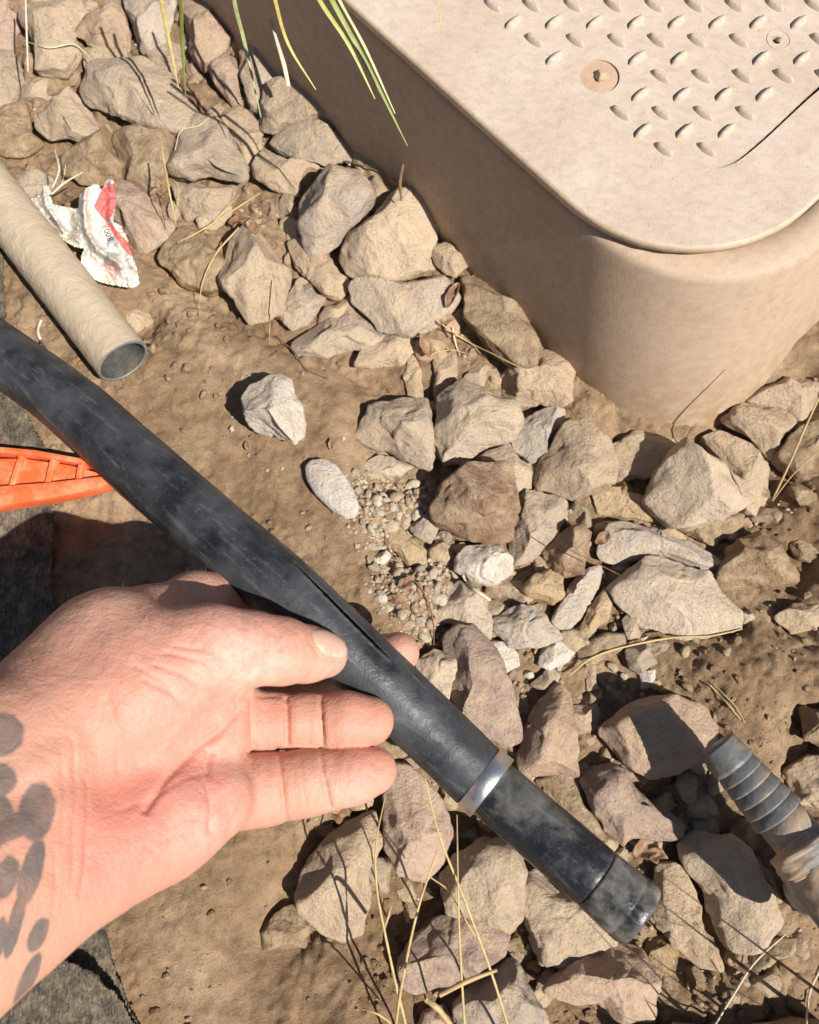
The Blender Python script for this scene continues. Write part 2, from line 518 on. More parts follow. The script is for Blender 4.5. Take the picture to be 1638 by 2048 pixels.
# (outline, colour, height factor, sink, faceting, label or None)
RK = [
 (A((-60,-20),(70,-10),(78,70),(50,170),(20,205),(-60,205)),'pink',.6,.3,6,'pinkish tan rock lying beside the pale upright straw'),
 (A((85,80),(130,20),(200,0),(300,5),(335,60),(290,130),(310,190),(250,270),(150,270),(110,200)),'tan',.6,.2,7,'tall dusty tan rock with a curled dry straw across it'),
 (A((230,-40),(420,-40),(385,25),(335,58),(290,5)),'tan',.5,.3,5,'tan rock partly cut off behind the wedge-shaped orange-pink rock'),
 (A((290,140),(385,30),(450,-10),(482,0),(505,120),(500,180),(370,180)),'pink',.6,.2,8,'wedge-shaped orange-pink rock behind the large flat dusty rock'),
 (A((505,-20),(620,-20),(700,15),(690,80),(640,150),(600,195),(560,180),(510,90)),'cool',.7,.2,9,'pale ridged rock striped by grass shadows'),
 (A((720,-10),(850,-20),(880,30),(910,160),(880,230),(800,250),(760,190),(735,100)),'pink',.75,.15,6,'blocky pinkish rock under the grass blades, crossed by thin shadows'),
 (A((825,255),(890,215),(940,215),(965,330),(968,410),(920,400),(860,330)),'pink',.7,.2,7,'narrow pinkish rock between two upright blocky rocks'),
 (A((960,130),(1000,95),(1080,110),(1130,180),(1150,330),(1100,360),(1040,430),(1000,400),(960,270)),'grey',.7,.15,9,'upright grey-tan rock with whitish dead leaf lying against it'),
 (A((325,350),(400,255),(500,240),(600,250),(700,310),(780,430),(745,500),(690,520),(560,490),(440,440),(350,390)),'pale',.5,.0,5,'large flat pale dusty rock, the broadest in the heap by the pipe'),
 (A((740,350),(790,390),(805,450),(770,490),(735,500),(720,400)),'red',.6,.4,5,'small reddish rock tucked behind the large flat dusty rock'),
 (A((150,440),(190,375),(270,360),(340,430),(385,500),(380,545),(300,550),(200,545),(150,500)),'tan',.7,.1,6,'rounded tan rock in front of the large flat dusty rock'),
 (A((100,330),(150,290),(270,250),(330,290),(320,310),(200,370),(130,365)),'brown',.5,.4,5,'flat brown stone under the rounded tan rock'),
 (A((-60,215),(60,210),(100,260),(85,330),(40,400),(-60,440)),'grey',.6,.2,7,'greyish pink rock beside the foot of the pale upright straw'),
 (A((-50,450),(100,420),(120,520),(165,560),(100,610),(30,620),(-50,580)),'soil',.4,.4,6,'brown mud-coated rock by the upper side of the dusty pipe'),
 (A((250,620),(330,550),(430,530),(485,640),(470,740),(380,730),(270,700)),'soil',.5,.35,6,'muddy brown rock between the paper wrapper and the rounded tan rock'),
 (A((460,560),(560,530),(690,520),(680,620),(660,700),(600,770),(510,740),(480,640)),'brown',.55,.3,6,'earth-brown blocky rock next to the grey-tan split rock'),
 (A((690,640),(740,530),(790,475),(880,500),(930,580),(975,660),(960,725),(870,715),(780,700),(690,680)),'grey',.65,.0,7,'grey-tan rock with a bright split facet, curly straw beside it'),
 (A((900,450),(950,415),(1010,470),(1055,530),(1030,620),(980,720),(940,600),(890,490)),'tan',.6,.25,6,'tan rock leaning behind the grey-tan split rock'),
 (A((1045,430),(1080,370),(1150,335),(1250,345),(1310,400),(1340,490),(1250,490),(1150,490),(1100,525),(1045,510)),'tan',.7,.0,5,'loaf-shaped tan rock under the yellow grass tip by the box wall'),
 (A((1240,345),(1340,380),(1370,440),(1350,490),(1310,480)),'tan',.6,.4,5,'tan rock tucked behind the loaf-shaped rock at the box wall'),
 (A((1090,570),(1150,490),(1260,485),(1380,500),(1420,570),(1390,630),(1290,650),(1200,640)),'grey',.55,.1,8,'flat grey-pink layered rock crossed by one thin grass shadow'),
 (A((1015,670),(1060,605),(1120,615),(1270,660),(1190,710),(1190,770),(1110,750),(1030,720)),'tan',.55,.25,6,'warm tan wedge under the flat layered rock'),
 (A((1195,750),(1250,690),(1330,655),(1420,680),(1480,800),(1420,900),(1310,970),(1250,1005),(1205,960),(1195,850)),'grey',.75,.0,5,'large rounded grey-tan boulder-like rock, tallest in the heap by the box wall'),
 (A((1420,590),(1470,560),(1560,610),(1600,680),(1590,750),(1490,840),(1460,760),(1420,650)),'tan',.6,.2,6,'tan rock with a brown root lying against it by the box wall'),
 (A((1355,1000),(1440,890),(1600,790),(1700,770),(1740,850),(1730,960),(1700,1060),(1610,1085),(1450,1095),(1370,1060)),'pale',.65,.0,6,'big wedge-topped pale tan rock beside the shaded box wall'),
 (A((1145,960),(1190,945),(1270,1010),(1330,1040),(1360,1090),(1415,1120),(1350,1185),(1300,1170),(1180,1060)),'tan',.6,.2,8,'rough tan rock below the tall boulder-like rock'),
 (A((900,1060),(930,960),(1000,920),(1080,960),(1150,1040),(1165,1130),(1120,1220),(1050,1260),(990,1270),(940,1190),(900,1140)),'tan',.6,.0,7,'broad tan rock at the edge of the bare soil with a raised chipped crown'),
 (A((1080,1270),(1160,1180),(1200,1120),(1300,1190),(1230,1280),(1170,1315)),'grey',.5,.25,7,'small grey layered slab wedged under the broad tan rock'),
 (A((1410,1150),(1500,1095),(1640,1100),(1780,1130),(1810,1190),(1770,1260),(1640,1330),(1500,1300),(1420,1210)),'pale',.6,.0,6,'pale flat-topped rock overlapping a long pale rock'),
 (A((1180,1360),(1290,1270),(1400,1220),(1500,1260),(1540,1330),(1450,1400),(1300,1420),(1200,1400)),'pale',.5,.1,5,'long pale rock resting its tip on the bare soil'),
 (FU((712,730),(735,690),(770,670),(815,655),(835,690),(800,725),(760,732)),'tan',.6,.2,7,'squat tan rock under the pale overlapping rocks at the soil edge'),
 (A((430,760),(500,730),(600,800),(680,880),(680,930),(580,985),(530,980),(440,880)),'pink',.55,.1,6,'pinkish rock right behind the crumpled paper wrapper'),
 (A((60,720),(120,690),(200,700),(205,750),(160,790),(80,790)),'pale',.6,.2,5,'pale tan rock between the dusty pipe and the white paper'),
 (A((650,1010),(720,920),(880,920),(895,1000),(890,1130),(840,1160),(730,1120),(660,1060)),'soil',.45,.35,6,'muddy brown rock half sunk in soil beside the wrapper'),
 (A((700,750),(780,730),(930,740),(920,800),(850,850),(730,870)),'tan',.5,.3,6,'flat tan rock under the looped straw'),
 (A((790,880),(830,830),(930,810),(920,860),(860,910),(800,910)),'pale',.5,.15,7,'small pale chip under crossed dry straws'),
 (A((440,1230),(520,1210),(590,1200),(610,1290),(520,1330),(460,1280)),'tan',.4,.4,7,'flat tan stone at the cut end of the dusty pipe'),
 (A((330,200),(490,190),(500,240),(400,250),(350,300)),'tan',.5,.4,5,'low tan stone between the tall dusty rock and the flat one'),
 (A((570,200),(640,170),(740,180),(730,260),(680,300),(600,240)),'tan',.5,.4,5,'shaded tan stone behind the large flat dusty rock'),
 (FU((930,545),(965,540),(1020,580),(1052,610),(1050,650),(1075,690),(1065,730),(1030,730),(980,690),(935,640)),'brown',.6,.0,7,'brown earthy rock with a notched rim beside the box wall'),
 (FU((858,500),(893,490),(938,505),(940,530),(913,560),(878,530)),'tan',.6,.1,7,'small tan rock in the shade gap by the box wall'),
 (D((360,200),(420,160),(500,150),(540,90),(600,110),(640,180),(640,290),(590,320),(500,325),(400,285)),'tan',.65,.0,7,'tan rock touching the rounded box corner, straw lying on it'),
 (D((125,290),(220,230),(300,250),(420,340),(440,390),(380,480),(270,520),(150,540),(115,470)),'pale',.6,.0,6,'large pale block rock with a pitted face near the gravel'),
 (D((415,440),(470,360),(560,330),(620,340),(610,400),(540,520),(490,540),(430,500)),'cool',.6,.1,5,'smooth bluish white rock below the box corner'),
 (D((100,130),(180,110),(190,200),(150,270),(105,290)),'tan',.6,.2,6,'narrow tan rock standing left of the large pale block'),
 (D((220,215),(270,160),(330,165),(300,240),(270,250)),'tan',.6,.3,6,'small tan tilted stone touching the top of the large pale block'),
 (D((510,640),(540,540),(620,410),(680,400),(780,470),(815,560),(800,640),(690,665),(650,685),(520,660)),'tan',.7,.0,6,'stout tan rock next to the bluish white one'),
 (D((800,500),(900,440),(1010,445),(1100,470),(1060,560),(950,600),(840,615),(810,560)),'tan',.5,.25,5,'tan rock lying in shade against the foot of the box'),
 (D((960,690),(1010,590),(1090,470),(1170,470),(1280,510),(1350,620),(1360,700),(1240,760),(1140,790),(1060,790)),'pale',.75,.0,5,'biggest pale domed rock below the box corner'),
 (D((1170,460),(1250,440),(1360,490),(1440,580),(1450,680),(1390,755),(1330,730),(1310,620),(1250,520)),'tan',.6,.15,5,'tan slab leaning behind the biggest pale domed rock'),
 (D((1260,385),(1330,320),(1450,310),(1530,350),(1550,400),(1440,520),(1350,450)),'tan',.7,.05,6,'tan rock crossed by a thin curved shadow near yellow stalks'),
 (D((1350,310),(1400,260),(1520,210),(1660,230),(1640,310),(1560,390),(1500,330)),'tan',.65,.1,6,'tan rock leaning back against the box foot beside the curved shadow rock'),
 (D((1560,170),(1700,140),(1700,240),(1580,210)),'tan',.6,.2,6,'tan rock end showing behind the rocks at the box corner'),
 (D((720,670),(850,650),(950,700),(1020,770),(1000,790),(850,760),(740,750)),'orange',.45,.1,8,'thin flat yellowish slab beneath the domed rock'),
 (D((100,730),(170,620),(240,570),(380,560),(410,640),(420,750),(410,840),(330,865),(250,840),(110,780)),'red',.7,.0,8,'dark reddish brown wedge rock with a sharp ridge'),
 (D((245,545),(400,480),(480,560),(510,610),(470,660),(425,670),(400,600),(380,570)),'pale',.55,.2,6,'pale rock behind the dark reddish brown wedge'),
 (D((430,690),(510,670),(610,680),(630,750),(590,830),(500,930),(420,950),(400,860),(415,760)),'grey',.5,.1,6,'flat grey-pink slab right beside the dark reddish brown wedge'),
 (D((545,900),(600,840),(680,810),(720,850),(735,930),(690,990),(620,1000),(560,960)),'red',.8,.0,9,'rough rusty red lump of rock'),
 (D((450,1060),(490,1010),(560,975),(610,1010),(615,1080),(570,1110),(500,1090)),'orange',.7,.0,7,'golden orange stone beside the rusty red lump'),
 (D((195,930),(240,880),(330,870),(410,930),(400,990),(340,1030),(260,1020),(200,980)),'white',.7,.0,5,'rounded white stone in the gravel with a bent straw below'),
 (D((90,1160),(150,1090),(200,1020),(310,1090),(320,1250),(270,1220),(170,1180)),'pale',.55,.1,7,'pale angular stone under the rounded white stone'),
 (D((320,1180),(420,1120),(500,1120),(560,1190),(605,1250),(540,1275),(410,1285),(330,1220)),'cool',.6,.0,8,'grey-tan angular stone beside the small round white pebble'),
 (D((575,1170),(620,1090),(680,990),(760,975),(760,1040),(700,1150),(640,1210),(590,1205)),'cool',.6,.0,7,'long greenish grey stone next to the golden orange one'),
 (D((670,1220),(720,1130),(780,1060),(810,1100),(790,1180),(710,1250)),'orange',.5,.1,6,'yellowish stone behind the long greenish grey one'),
 (D((500,1370),(540,1290),(580,1260),(660,1310),(620,1350),(560,1380)),'white',.6,.0,9,'white-grey sharp wedge stone by the long straw'),
 (D((320,1270),(370,1265),(430,1310),(435,1360),(390,1390),(350,1345)),'white',.7,.0,4,'small round white pebble beside the purple-brown rock'),
 (FU((890,1285),(920,1258),(955,1265),(990,1310),(1010,1350),(1030,1420),(1038,1470),(1010,1482),(960,1460),(920,1420),(895,1370)),'purple',.6,.0,5,'long purplish brown rock beside the black hose'),
 (FU((835,1325),(870,1300),(915,1300),(925,1330),(905,1360),(895,1400),(850,1380)),'pale',.6,.0,7,'pale rock beside the fingertip that shows behind the hose'),
 (D((660,1300),(780,1235),(850,1240),(860,1290),(740,1350),(680,1330)),'brown',.5,.2,6,'flat brown stone below the biggest domed rock'),
 (D((850,1180),(890,1145),(925,1190),(920,1245),(870,1255)),'tan',.8,.0,4,'small rounded tan pebble beside the broad pale slab'),
 (D((820,1060),(870,1010),(960,940),(1080,940),(1200,1000),(1260,1090),(1320,1140),(1310,1210),(1200,1230),(1060,1255),(940,1190),(850,1110)),'pale',.45,.0,6,'broad pale slab rock behind the long straw'),
 (D((1320,1150),(1370,1130),(1380,1180),(1330,1215)),'pale',.7,.0,5,'small pale stone at the tip of the broad pale slab'),
 (D((765,900),(810,800),(870,785),(1000,820),(1130,860),(1270,950),(1270,990),(1210,1000),(1050,930),(960,920),(850,950),(780,940)),'cool',.6,.0,9,'long whitish grey pointed rock behind the broad pale slab'),
 (D((1240,1020),(1280,890),(1400,830),(1450,870),(1530,990),(1520,1030),(1420,1045),(1270,1055)),'soil',.7,.1,6,'brown mud-coated rock near the base of the yellow stalks'),
 (D((1080,800),(1230,750),(1340,750),(1320,820),(1220,880),(1130,840)),'soil',.5,.3,5,'brown stone on the mud past the mud-coated rock'),
 (D((1520,870),(1680,840),(1680,980),(1560,930)),'soil',.6,.2,6,'brown rock behind the golden stalks'),
 (D((1470,1160),(1560,1110),(1700,1080),(1700,1200),(1540,1230)),'tan',.6,.1,7,'tan rock on the mud near the grey barbed fitting'),
 (FU((715,870),(745,815),(800,800),(850,805),(862,900),(860,935),(820,920),(770,895)),'grey',.75,.0,7,'grey-tan rock at the gravel edge casting a black shadow on bare soil'),
 (D((1460,530),(1560,410),(1700,380),(1700,600),(1560,610)),'soil',.6,.2,6,'narrow tan stone beside the dark rolled leaf'),
 (D((-10,80),(45,180),(55,300),(0,300),(-20,200)),'tan',.6,.2,6,'pale flat stone above the gravel patch'),
 (FU((490,800),(510,775),(560,755),(580,765),(590,800),(605,840),(600,870),(580,885),(540,870),(500,845)),'white',.95,-.05,6,'white lumpy rock alone on bare soil'),
 (FU((610,935),(622,921),(645,918),(672,930),(692,955),(710,988),(718,1015),(710,1035),(690,1037),(660,1018),(630,988),(614,960)),'white',.4,.05,0,'smooth oval speckled pebble lying flat on the bare soil'),
 (FU((728,930),(760,910),(830,930),(800,950),(740,955)),'pale',.5,.1,7,'brown slab behind the small rounded tan pebble'),
 (FU((770,1050),(800,1055),(850,1100),(850,1125),(815,1130),(785,1095)),'orange',.6,.0,6,'yellow-stained long pebble in the gravel'),
 (FU((812,1050),(855,1028),(875,1055),(860,1085),(830,1070)),'grey',.7,.0,7,'grey speckled pebble touching the dark reddish brown wedge'),
 (E_((435,330),(480,220),(520,110),(590,60),(640,100),(655,200),(665,400),(560,410),(470,420)),'pink',.6,.0,6,'pink-tan rock beside the hose where the steel band sits'),
 (E_((640,130),(740,120),(765,170),(740,220),(680,240),(645,200)),'pink',.5,.2,8,'rough pinkish lump between two pink rocks by the hose'),
 (E_((765,220),(860,150),(960,110),(1060,100),(1160,130),(1220,220),(1190,310),(1080,380),(980,400),(880,360)),'pink',.55,.0,5,'pinkish brown rock shaded by the grey barbed fitting'),
 (E_((700,440),(730,370),(800,355),(870,400),(960,480),(1080,590),(1060,640),(940,665),(870,670),(790,620),(740,520)),'purple',.6,.0,7,'purplish pointed rock between the hose and the grey fitting'),
 (E_((510,430),(620,400),(690,420),(700,520),(770,620),(760,660),(690,600),(600,530)),'brown',.5,.2,6,'brown earthy stone under the middle of the steel band'),
 (E_((140,820),(180,740),(300,680),(420,680),(445,800),(440,960),(390,1020),(300,970),(160,950)),'tan',.65,.0,7,'tan rock under the hose end, half in its diagonal shadow'),
 (E_((450,830),(500,770),(600,850),(720,950),(810,1060),(790,1090),(620,1160),(530,1130),(470,990)),'tan',.6,.05,6,'large tan rock directly beneath the black pipe end'),
 (E_((-30,1150),(30,1060),(120,990),(280,970),(380,1050),(370,1130),(280,1180),(160,1230),(50,1260),(-20,1230)),'purple',.6,.0,7,'purplish layered rock behind the dry grass stalks'),
 (E_((560,1250),(650,1170),(760,1110),(850,1070),(940,1110),(980,1200),(960,1370),(830,1380),(760,1330),(640,1330)),'pink',.6,.0,7,'warm tan rough rock past the tip of the black pipe'),
 (E_((200,1330),(350,1150),(420,1170),(500,1260),(560,1420),(230,1460)),'grey',.6,.0,8,'grey-tan grooved rock behind the thickest dry stalks'),
 (E_((975,970),(1000,780),(1060,770),(1100,800),(1160,920),(1200,1020),(1250,1110),(1260,1180),(1150,1170),(1040,1110)),'tan',.55,.0,8,'long tan pointed rock beside the black pipe tip'),
 (E_((1090,710),(1160,650),(1290,670),(1350,720),(1400,830),(1460,970),(1380,1080),(1280,1080),(1210,1000),(1150,870)),'pale',.6,.0,6,'big tan block rock near the fitting'),
 (E_((1520,390),(1600,340),(1720,330),(1720,560),(1560,510)),'tan',.6,.0,7,'tan rock just behind the grey barbed fitting'),
 (FU((600,1790),(625,1720),(690,1640),(750,1610),(762,1680),(735,1800),(720,1870),(690,1875),(640,1850),(610,1820)),'tan',.65,.0,6,'long tan rock below the little finger, half in the hand shadow'),
 (FU((775,1600),(790,1540),(820,1540),(870,1590),(915,1680),(900,1720),(850,1760),(800,1740),(775,1690)),'pink',.75,.0,7,'pinkish brown rock crossed by two dry stalks below the hose'),
 (FU((525,1860),(560,1820),(600,1815),(620,1850),(605,1895),(570,1910),(530,1895)),'soil',.5,.1,3,'round brown clod beside the long tan rock'),
 (FU((830,2070),(850,2020),(890,2010),(915,2070)),'pink',.6,.1,6,'small pinkish rock at the foot of the dry stalks'),
 (FU((1060,1370),(1100,1335),(1120,1350),(1110,1385)),'grey',.6,.0,8,'grey angular shard by the start of the long straw'),
 (FU((1170,1330),(1190,1325),(1195,1375),(1175,1380)),'tan',.6,.0,8,'narrow upright tan chip in the gravel past the hose'),
 (FU((1250,1300),(1290,1290),(1310,1325),(1280,1345),(1255,1340)),'grey',.6,.1,6,'grey rounded stone in the mud by the squarish white stone'),
 (FU((1280,1345),(1310,1340),(1310,1372),(1285,1378)),'white',.6,.0,6,'tiny squarish white stone in the mud past the long straw'),
 (FU((1600,1420),(1680,1400),(1680,1500),(1610,1480)),'brown',.7,.0,6,'brown rock past the mud by the barbed fitting'),
 (FU((1440,1700),(1480,1640),(1520,1650),(1525,1700),(1480,1720)),'brown',.5,.2,6,'brown stone in shade under the barbed fitting'),
 # outside the photograph's frame, added to cast shade on the soil at the bottom
 (FU((1280,2090),(1360,2060),(1460,2080),(1480,2180),(1300,2190)),'tan',.8,.0,6,None),
 (FU((1520,2070),(1640,2050),(1720,2120),(1640,2200),(1530,2180)),'tan',.9,.0,6,None),
 (FU((1700,1900),(1800,1880),(1830,2010),(1720,2040)),'tan',.9,.0,6,None),
 (FU((960,2100),(1080,2080),(1120,2180),(980,2200)),'tan',.7,.0,6,None),
]

def centroid(poly):
    P = np.array(poly, float)
    x, y = P[:, 0], P[:, 1]
    x2, y2 = np.roll(x, -1), np.roll(y, -1)
    c = x * y2 - x2 * y
    a = c.sum() / 2
    return ((x + x2) * c).sum() / (6 * a), ((y + y2) * c).sum() / (6 * a), abs(a)

# ------------------------------------------------------------------ ground
BARE = [(490, 820), (660, 980), (1285, 1360)]
_rc, _rs = [], []
for r in RK:
    cx, cy, a = centroid(r[0])
    if 440 < cx < 720 and 740 < cy < 1050:
        continue
    p = pt(cx, cy, 0)
    _rc.append(p[:2])
    _rs.append(math.sqrt(a / math.pi) * depth(cx, cy, 0) / F)
_rc, _rs = np.array(_rc), np.array(_rs)

def ground_h(XY, fine=True):
    XY = np.asarray(XY, float)
    P = np.column_stack([XY, np.zeros(len(XY))])
    z = 0.0055 * fbm(P * 9, 3) + 0.0035 * fbm(P * 38 + 5, 3)
    m = np.zeros(len(XY))
    near = (np.abs(XY[:, 0]) < 0.5) & (XY[:, 1] > -0.4) & (XY[:, 1] < 0.8)
    for c, s in zip(_rc, _rs):
        d2 = ((XY[near] - c) ** 2).sum(1)
        m[near] += np.exp(-d2 / (1.6 * s) ** 2)
    z -= 0.019 * np.clip(m, 0, 1)
    c0 = pt(1370, 850, 0)[:2]
    z -= 0.016 * np.exp(-((XY - c0) ** 2).sum(1) / 0.09 ** 2)
    if fine:
        px_ = topx(np.column_stack([XY, np.zeros(len(XY))]))
        px_ = px_ + 25 * np.column_stack([pnoise(P * 30), pnoise(P * 30 + 4)])
        soft = np.where(in_poly(px_, [(300, 700), (480, 660), (700, 740), (720, 900), (690, 1160), (520, 1020), (280, 850)]) | in_poly(px_, [(220, 1760), (520, 1680), (620, 1800), (520, 2060), (300, 2080)]) | in_poly(px_, [(110, 1000), (300, 1000), (300, 1120), (110, 1120)]), 0.45, 1.0)
        zf = np.zeros(len(XY))
        z0_ = z
        z = zf
        z += 0.0020 * np.abs(fbm(P * 95, 4, .6)) * 2 - 0.0012
        cr = np.abs(pnoise(P * 42 + 30))
        gate = np.clip(pnoise(P * 12 + 9) * 3, 0, 1)
        z -= 0.0034 * np.exp(-(cr / 0.045) ** 2) * gate
        z += 0.0010 * fbm(P * 300, 2, .7)
        z += 0.0030 * np.clip(fbm(P * 60 + 50, 3) - 0.12, 0, 1) * 2
        z = z0_ + z * soft
    return z

def gz(x, y):
    return float(ground_h(np.array([[x, y]]), False)[0])

def axis(a, b, step, far):
    core = np.arange(a, b, step)
    g, s, v = [], step, 0
    while v < far:
        s *= 1.35
        v += s
        g.append(v)
    g = np.array(g)
    return np.concatenate([(a - g)[::-1], core, core[-1] + g])
gx, gy = axis(-0.31, 0.31, 0.0013, 30), axis(-0.20, 0.50, 0.0013, 30)
GX, GY = np.meshgrid(gx, gy, indexing='ij')
XY = np.column_stack([GX.ravel(), GY.ravel()])
Z = ground_h(XY)
i = np.arange(len(gx) - 1)[:, None] * len(gy)
j = np.arange(len(gy) - 1)[None, :]
Q = np.stack([i + j, i + len(gy) + j, i + len(gy) + j + 1, i + j + 1], -1).reshape(-1, 4)
ground = obj('ground', mesh_np('ground', np.column_stack([XY, Z]), Q), M['soil'])
ground['kind'] = 'structure'
ground['label'] = 'brown dusty garden soil, damp and cracked in places'

# ------------------------------------------------------------------ rocks
def unit_ico(sub):
    bm = bmesh.new()
    bmesh.ops.create_icosphere(bm, subdivisions=sub, radius=1)
    V = np.array([v.co[:] for v in bm.verts])
    Fc = np.array([[v.index for v in f.verts] for f in bm.faces])
    bm.free()
    return V, Fc
ICO = {s: unit_ico(s) for s in (1, 2, 3, 4, 5)}

def rock_shape(Rtab, h, sub, nfac, rng, rough=1.0):
    U, Fc = ICO[sub]
    th = (np.arctan2(U[:, 1], U[:, 0]) / (2 * math.pi)) % 1.0
    n = len(Rtab)
    Rt = np.interp(th * n, np.arange(n + 1), np.append(Rtab, Rtab[0]))
    Rm = Rtab.mean()
    hr = np.hypot(U[:, 0], U[:, 1])
    p = 2.0 if nfac == 0 else 2.5 + rng.rand() * 0.6
    s = 1 / (hr ** p + np.abs(U[:, 2]) ** p) ** (1 / p)
    Nn = U * s[:, None]                                      # normalised body
    for k in range(nfac):
        az = rng.rand() * 2 * math.pi
        nz = rng.uniform(0.25, 0.95)
        nrm = np.array([math.cos(az) * math.sqrt(1 - nz * nz), math.sin(az) * math.sqrt(1 - nz * nz), nz])
        d = rng.uniform(0.58, 0.86)
        ov = Nn @ nrm - d
        Nn = Nn - np.clip(ov, 0, None)[:, None] * nrm
    for k in range(nfac // 2):
        az = rng.rand() * 2 * math.pi
        nrm = np.array([math.cos(az) * 0.8, math.sin(az) * 0.8, -0.6])
        ov = Nn @ nrm - rng.uniform(0.7, 0.9)
        Nn = Nn - np.clip(ov, 0, None)[:, None] * nrm * 0.95
    off = rng.rand(3) * 50
    wob = fbm(Nn * 1.3 + off, 3)
    if nfac:
        Nn = Nn * (1 + 0.085 * rough * wob)[:, None]
    else:
        Nn = Nn * (1 + 0.03 * wob)[:, None]
    V = Nn * np.stack([Rt, Rt, np.full(len(Rt), h / 2)], 1)
    if nfac:
        nr = V / (np.linalg.norm(V, axis=1)[:, None] + 1e-9)
        sc = 1 / 0.011
        d = 0.0017 * fbm(V * sc + off, 4, 0.55)
        cr = np.abs(pnoise(V * 75 + off + 9))
        d -= 0.0013 * np.exp(-(cr / 0.06) ** 2) * np.clip(pnoise(V * 30 + off) * 4, 0, 1)
        V = V + nr * (d * rough * min(1.0, Rm / 0.016))[:, None]
    return V, Fc

def polar(poly2, c, n=180):
    P = np.asarray(poly2) - c
    out = np.zeros(n)
    for k in range(n):
        a = 2 * math.pi * k / n
        d = np.array([math.cos(a), math.sin(a)])
        best = 0
        for p, q in zip(P, np.roll(P, -1, 0)):
            e = q - p
            den = d[0] * e[1] - d[1] * e[0]
            if abs(den) < 1e-12:
                continue
            t = (p[0] * e[1] - p[1] * e[0]) / den
            u = (p[0] * d[1] - p[1] * d[0]) / den
            if t > 0 and -1e-6 <= u <= 1 + 1e-6:
                best = max(best, t)
        out[k] = best
    m = out[out > 0].mean()
    out[out == 0] = m
    ker = np.array([0.3, 1, 2, 1, 0.3])
    ker /= ker.sum()
    ext = np.concatenate([out[-2:], out, out[:2]])
    return np.convolve(ext, ker, 'valid')

ZONES = [
 (lambda x, y: y > 1900, 'plain tan rock added out of view to cast shade in front of the hose end', 'added shade-casting rocks in front of the hose end'),
 (lambda x, y: x > 1250, 'earth-coloured rock on the ground past the rounded box corner', 'rocks past the box corner'),
 (lambda x, y: y > 860, 'plain tan stone in the gravel between the hose and the valve box', 'plain stones of the gravel patch'),
 (lambda x, y: x > 420, 'plain tan rock filling a gap in the heap along the shaded box wall', 'gap-filling rocks along the box wall'),
 (lambda x, y: True, 'plain earth-coloured rock in the heap beyond the dusty pipe', 'plain rocks beyond the dusty pipe'),
]
rock_px = []
for n, (poly, colr, hf, sink, nfac, label) in enumerate(RK):
    rng = np.random.RandomState(100 + n)
    cx, cy, area = centroid(poly)
    g = pt(cx, cy, 0)
    g0 = gz(g[0], g[1])
    Rw = math.sqrt(area / math.pi) * depth(cx, cy, 0.015) / F
    P = np.array(poly)
    cov = np.cov(P.T)
    ev = np.sqrt(np.linalg.eigvalsh(cov))
    minw = Rw * math.sqrt(max(0.35, ev[0] / ev[1])) * 2
    h = hf * minw * 1.42
    zc = g0 + h * ((0.40 if nfac else 0.30) - 0.30 * sink)
    c = pt(cx, cy, zc)
    wp = np.array([pt(x, y, zc)[:2] for x, y in poly])
    Rtab = polar(wp, c[:2]) * (1.13 if nfac else 1.02)
    sub = 5 if area > 5000 else 4
    V, Fc = rock_shape(Rtab, h, sub, nfac, rng)
    o = obj('rock' if area > 4000 else 'pebble', mesh_np('rock', V, Fc), M['rock'], None, c)
    k = np.array(CL[colr]) * np.array([0.955, 0.965, 1.08]) * rng.uniform(0.84, 1.08) * (1 + rng.uniform(-1, 1) * np.array([0.03, 0.0, -0.06]))
    o.color = (*k, 1)
    if label:
        tag(o, label, 'rock' if area > 4000 else 'pebble')
    else:
        for test, lb, gr in ZONES:
            if test(cx, cy):
                tag(o, lb, 'rock' if area > 4000 else 'pebble', gr)
                break
    rock_px.append(poly)

# ------------------------------------------------------------------ valve box
YAW = math.radians(-47.18)
BU = np.array([math.cos(YAW), math.sin(YAW)])
BV = np.array([-BU[1], BU[0]])

def rrect(um, vm, r, lu=0.46, lv=0.34, n=40):
    """rounded rectangle, front corner at u max / v min; returns world xy, counter-clockwise"""
    u0, u1, v0, v1 = um - lu, um, vm, vm + lv
    out = []
    for (cu, cv, a0) in ((u1 - r, v0 + r, -90), (u1 - r, v1 - r, 0), (u0 + r, v1 - r, 90), (u0 + r, v0 + r, 180)):
        for k in range(n):
            a = math.radians(a0 + 90 * k / (n - 1))
            out.append((cu + r * math.cos(a)) * BU + (cv + r * math.sin(a)) * BV)
    return np.array(out)

def loft(loops):
    V = np.vstack(loops)
    n = len(loops[0])
    Q = []
    for k in range(len(loops) - 1):
        a = np.arange(n)
        b = (a + 1) % n
        Q.append(np.stack([k * n + a, k * n + b, (k + 1) * n + b, (k + 1) * n + a], -1))
    return V, np.vstack(Q)

def at_z(xy, z):
    return np.column_stack([xy, np.broadcast_to(z, (len(xy),))])

box = empty('valve_box', (*pt(1300, 500, 0)[:2], -0.03))
tag(box, 'tan plastic irrigation valve box with tread-patterned lid set in the rocks', 'valve box')
BOXLOC = np.array(box.location)

def bchild(name, me, mat, parent=None):
    o = obj(name, me, mat)
    o.parent = parent or box
    if parent is None:
        o.location = -BOXLOC
    return o

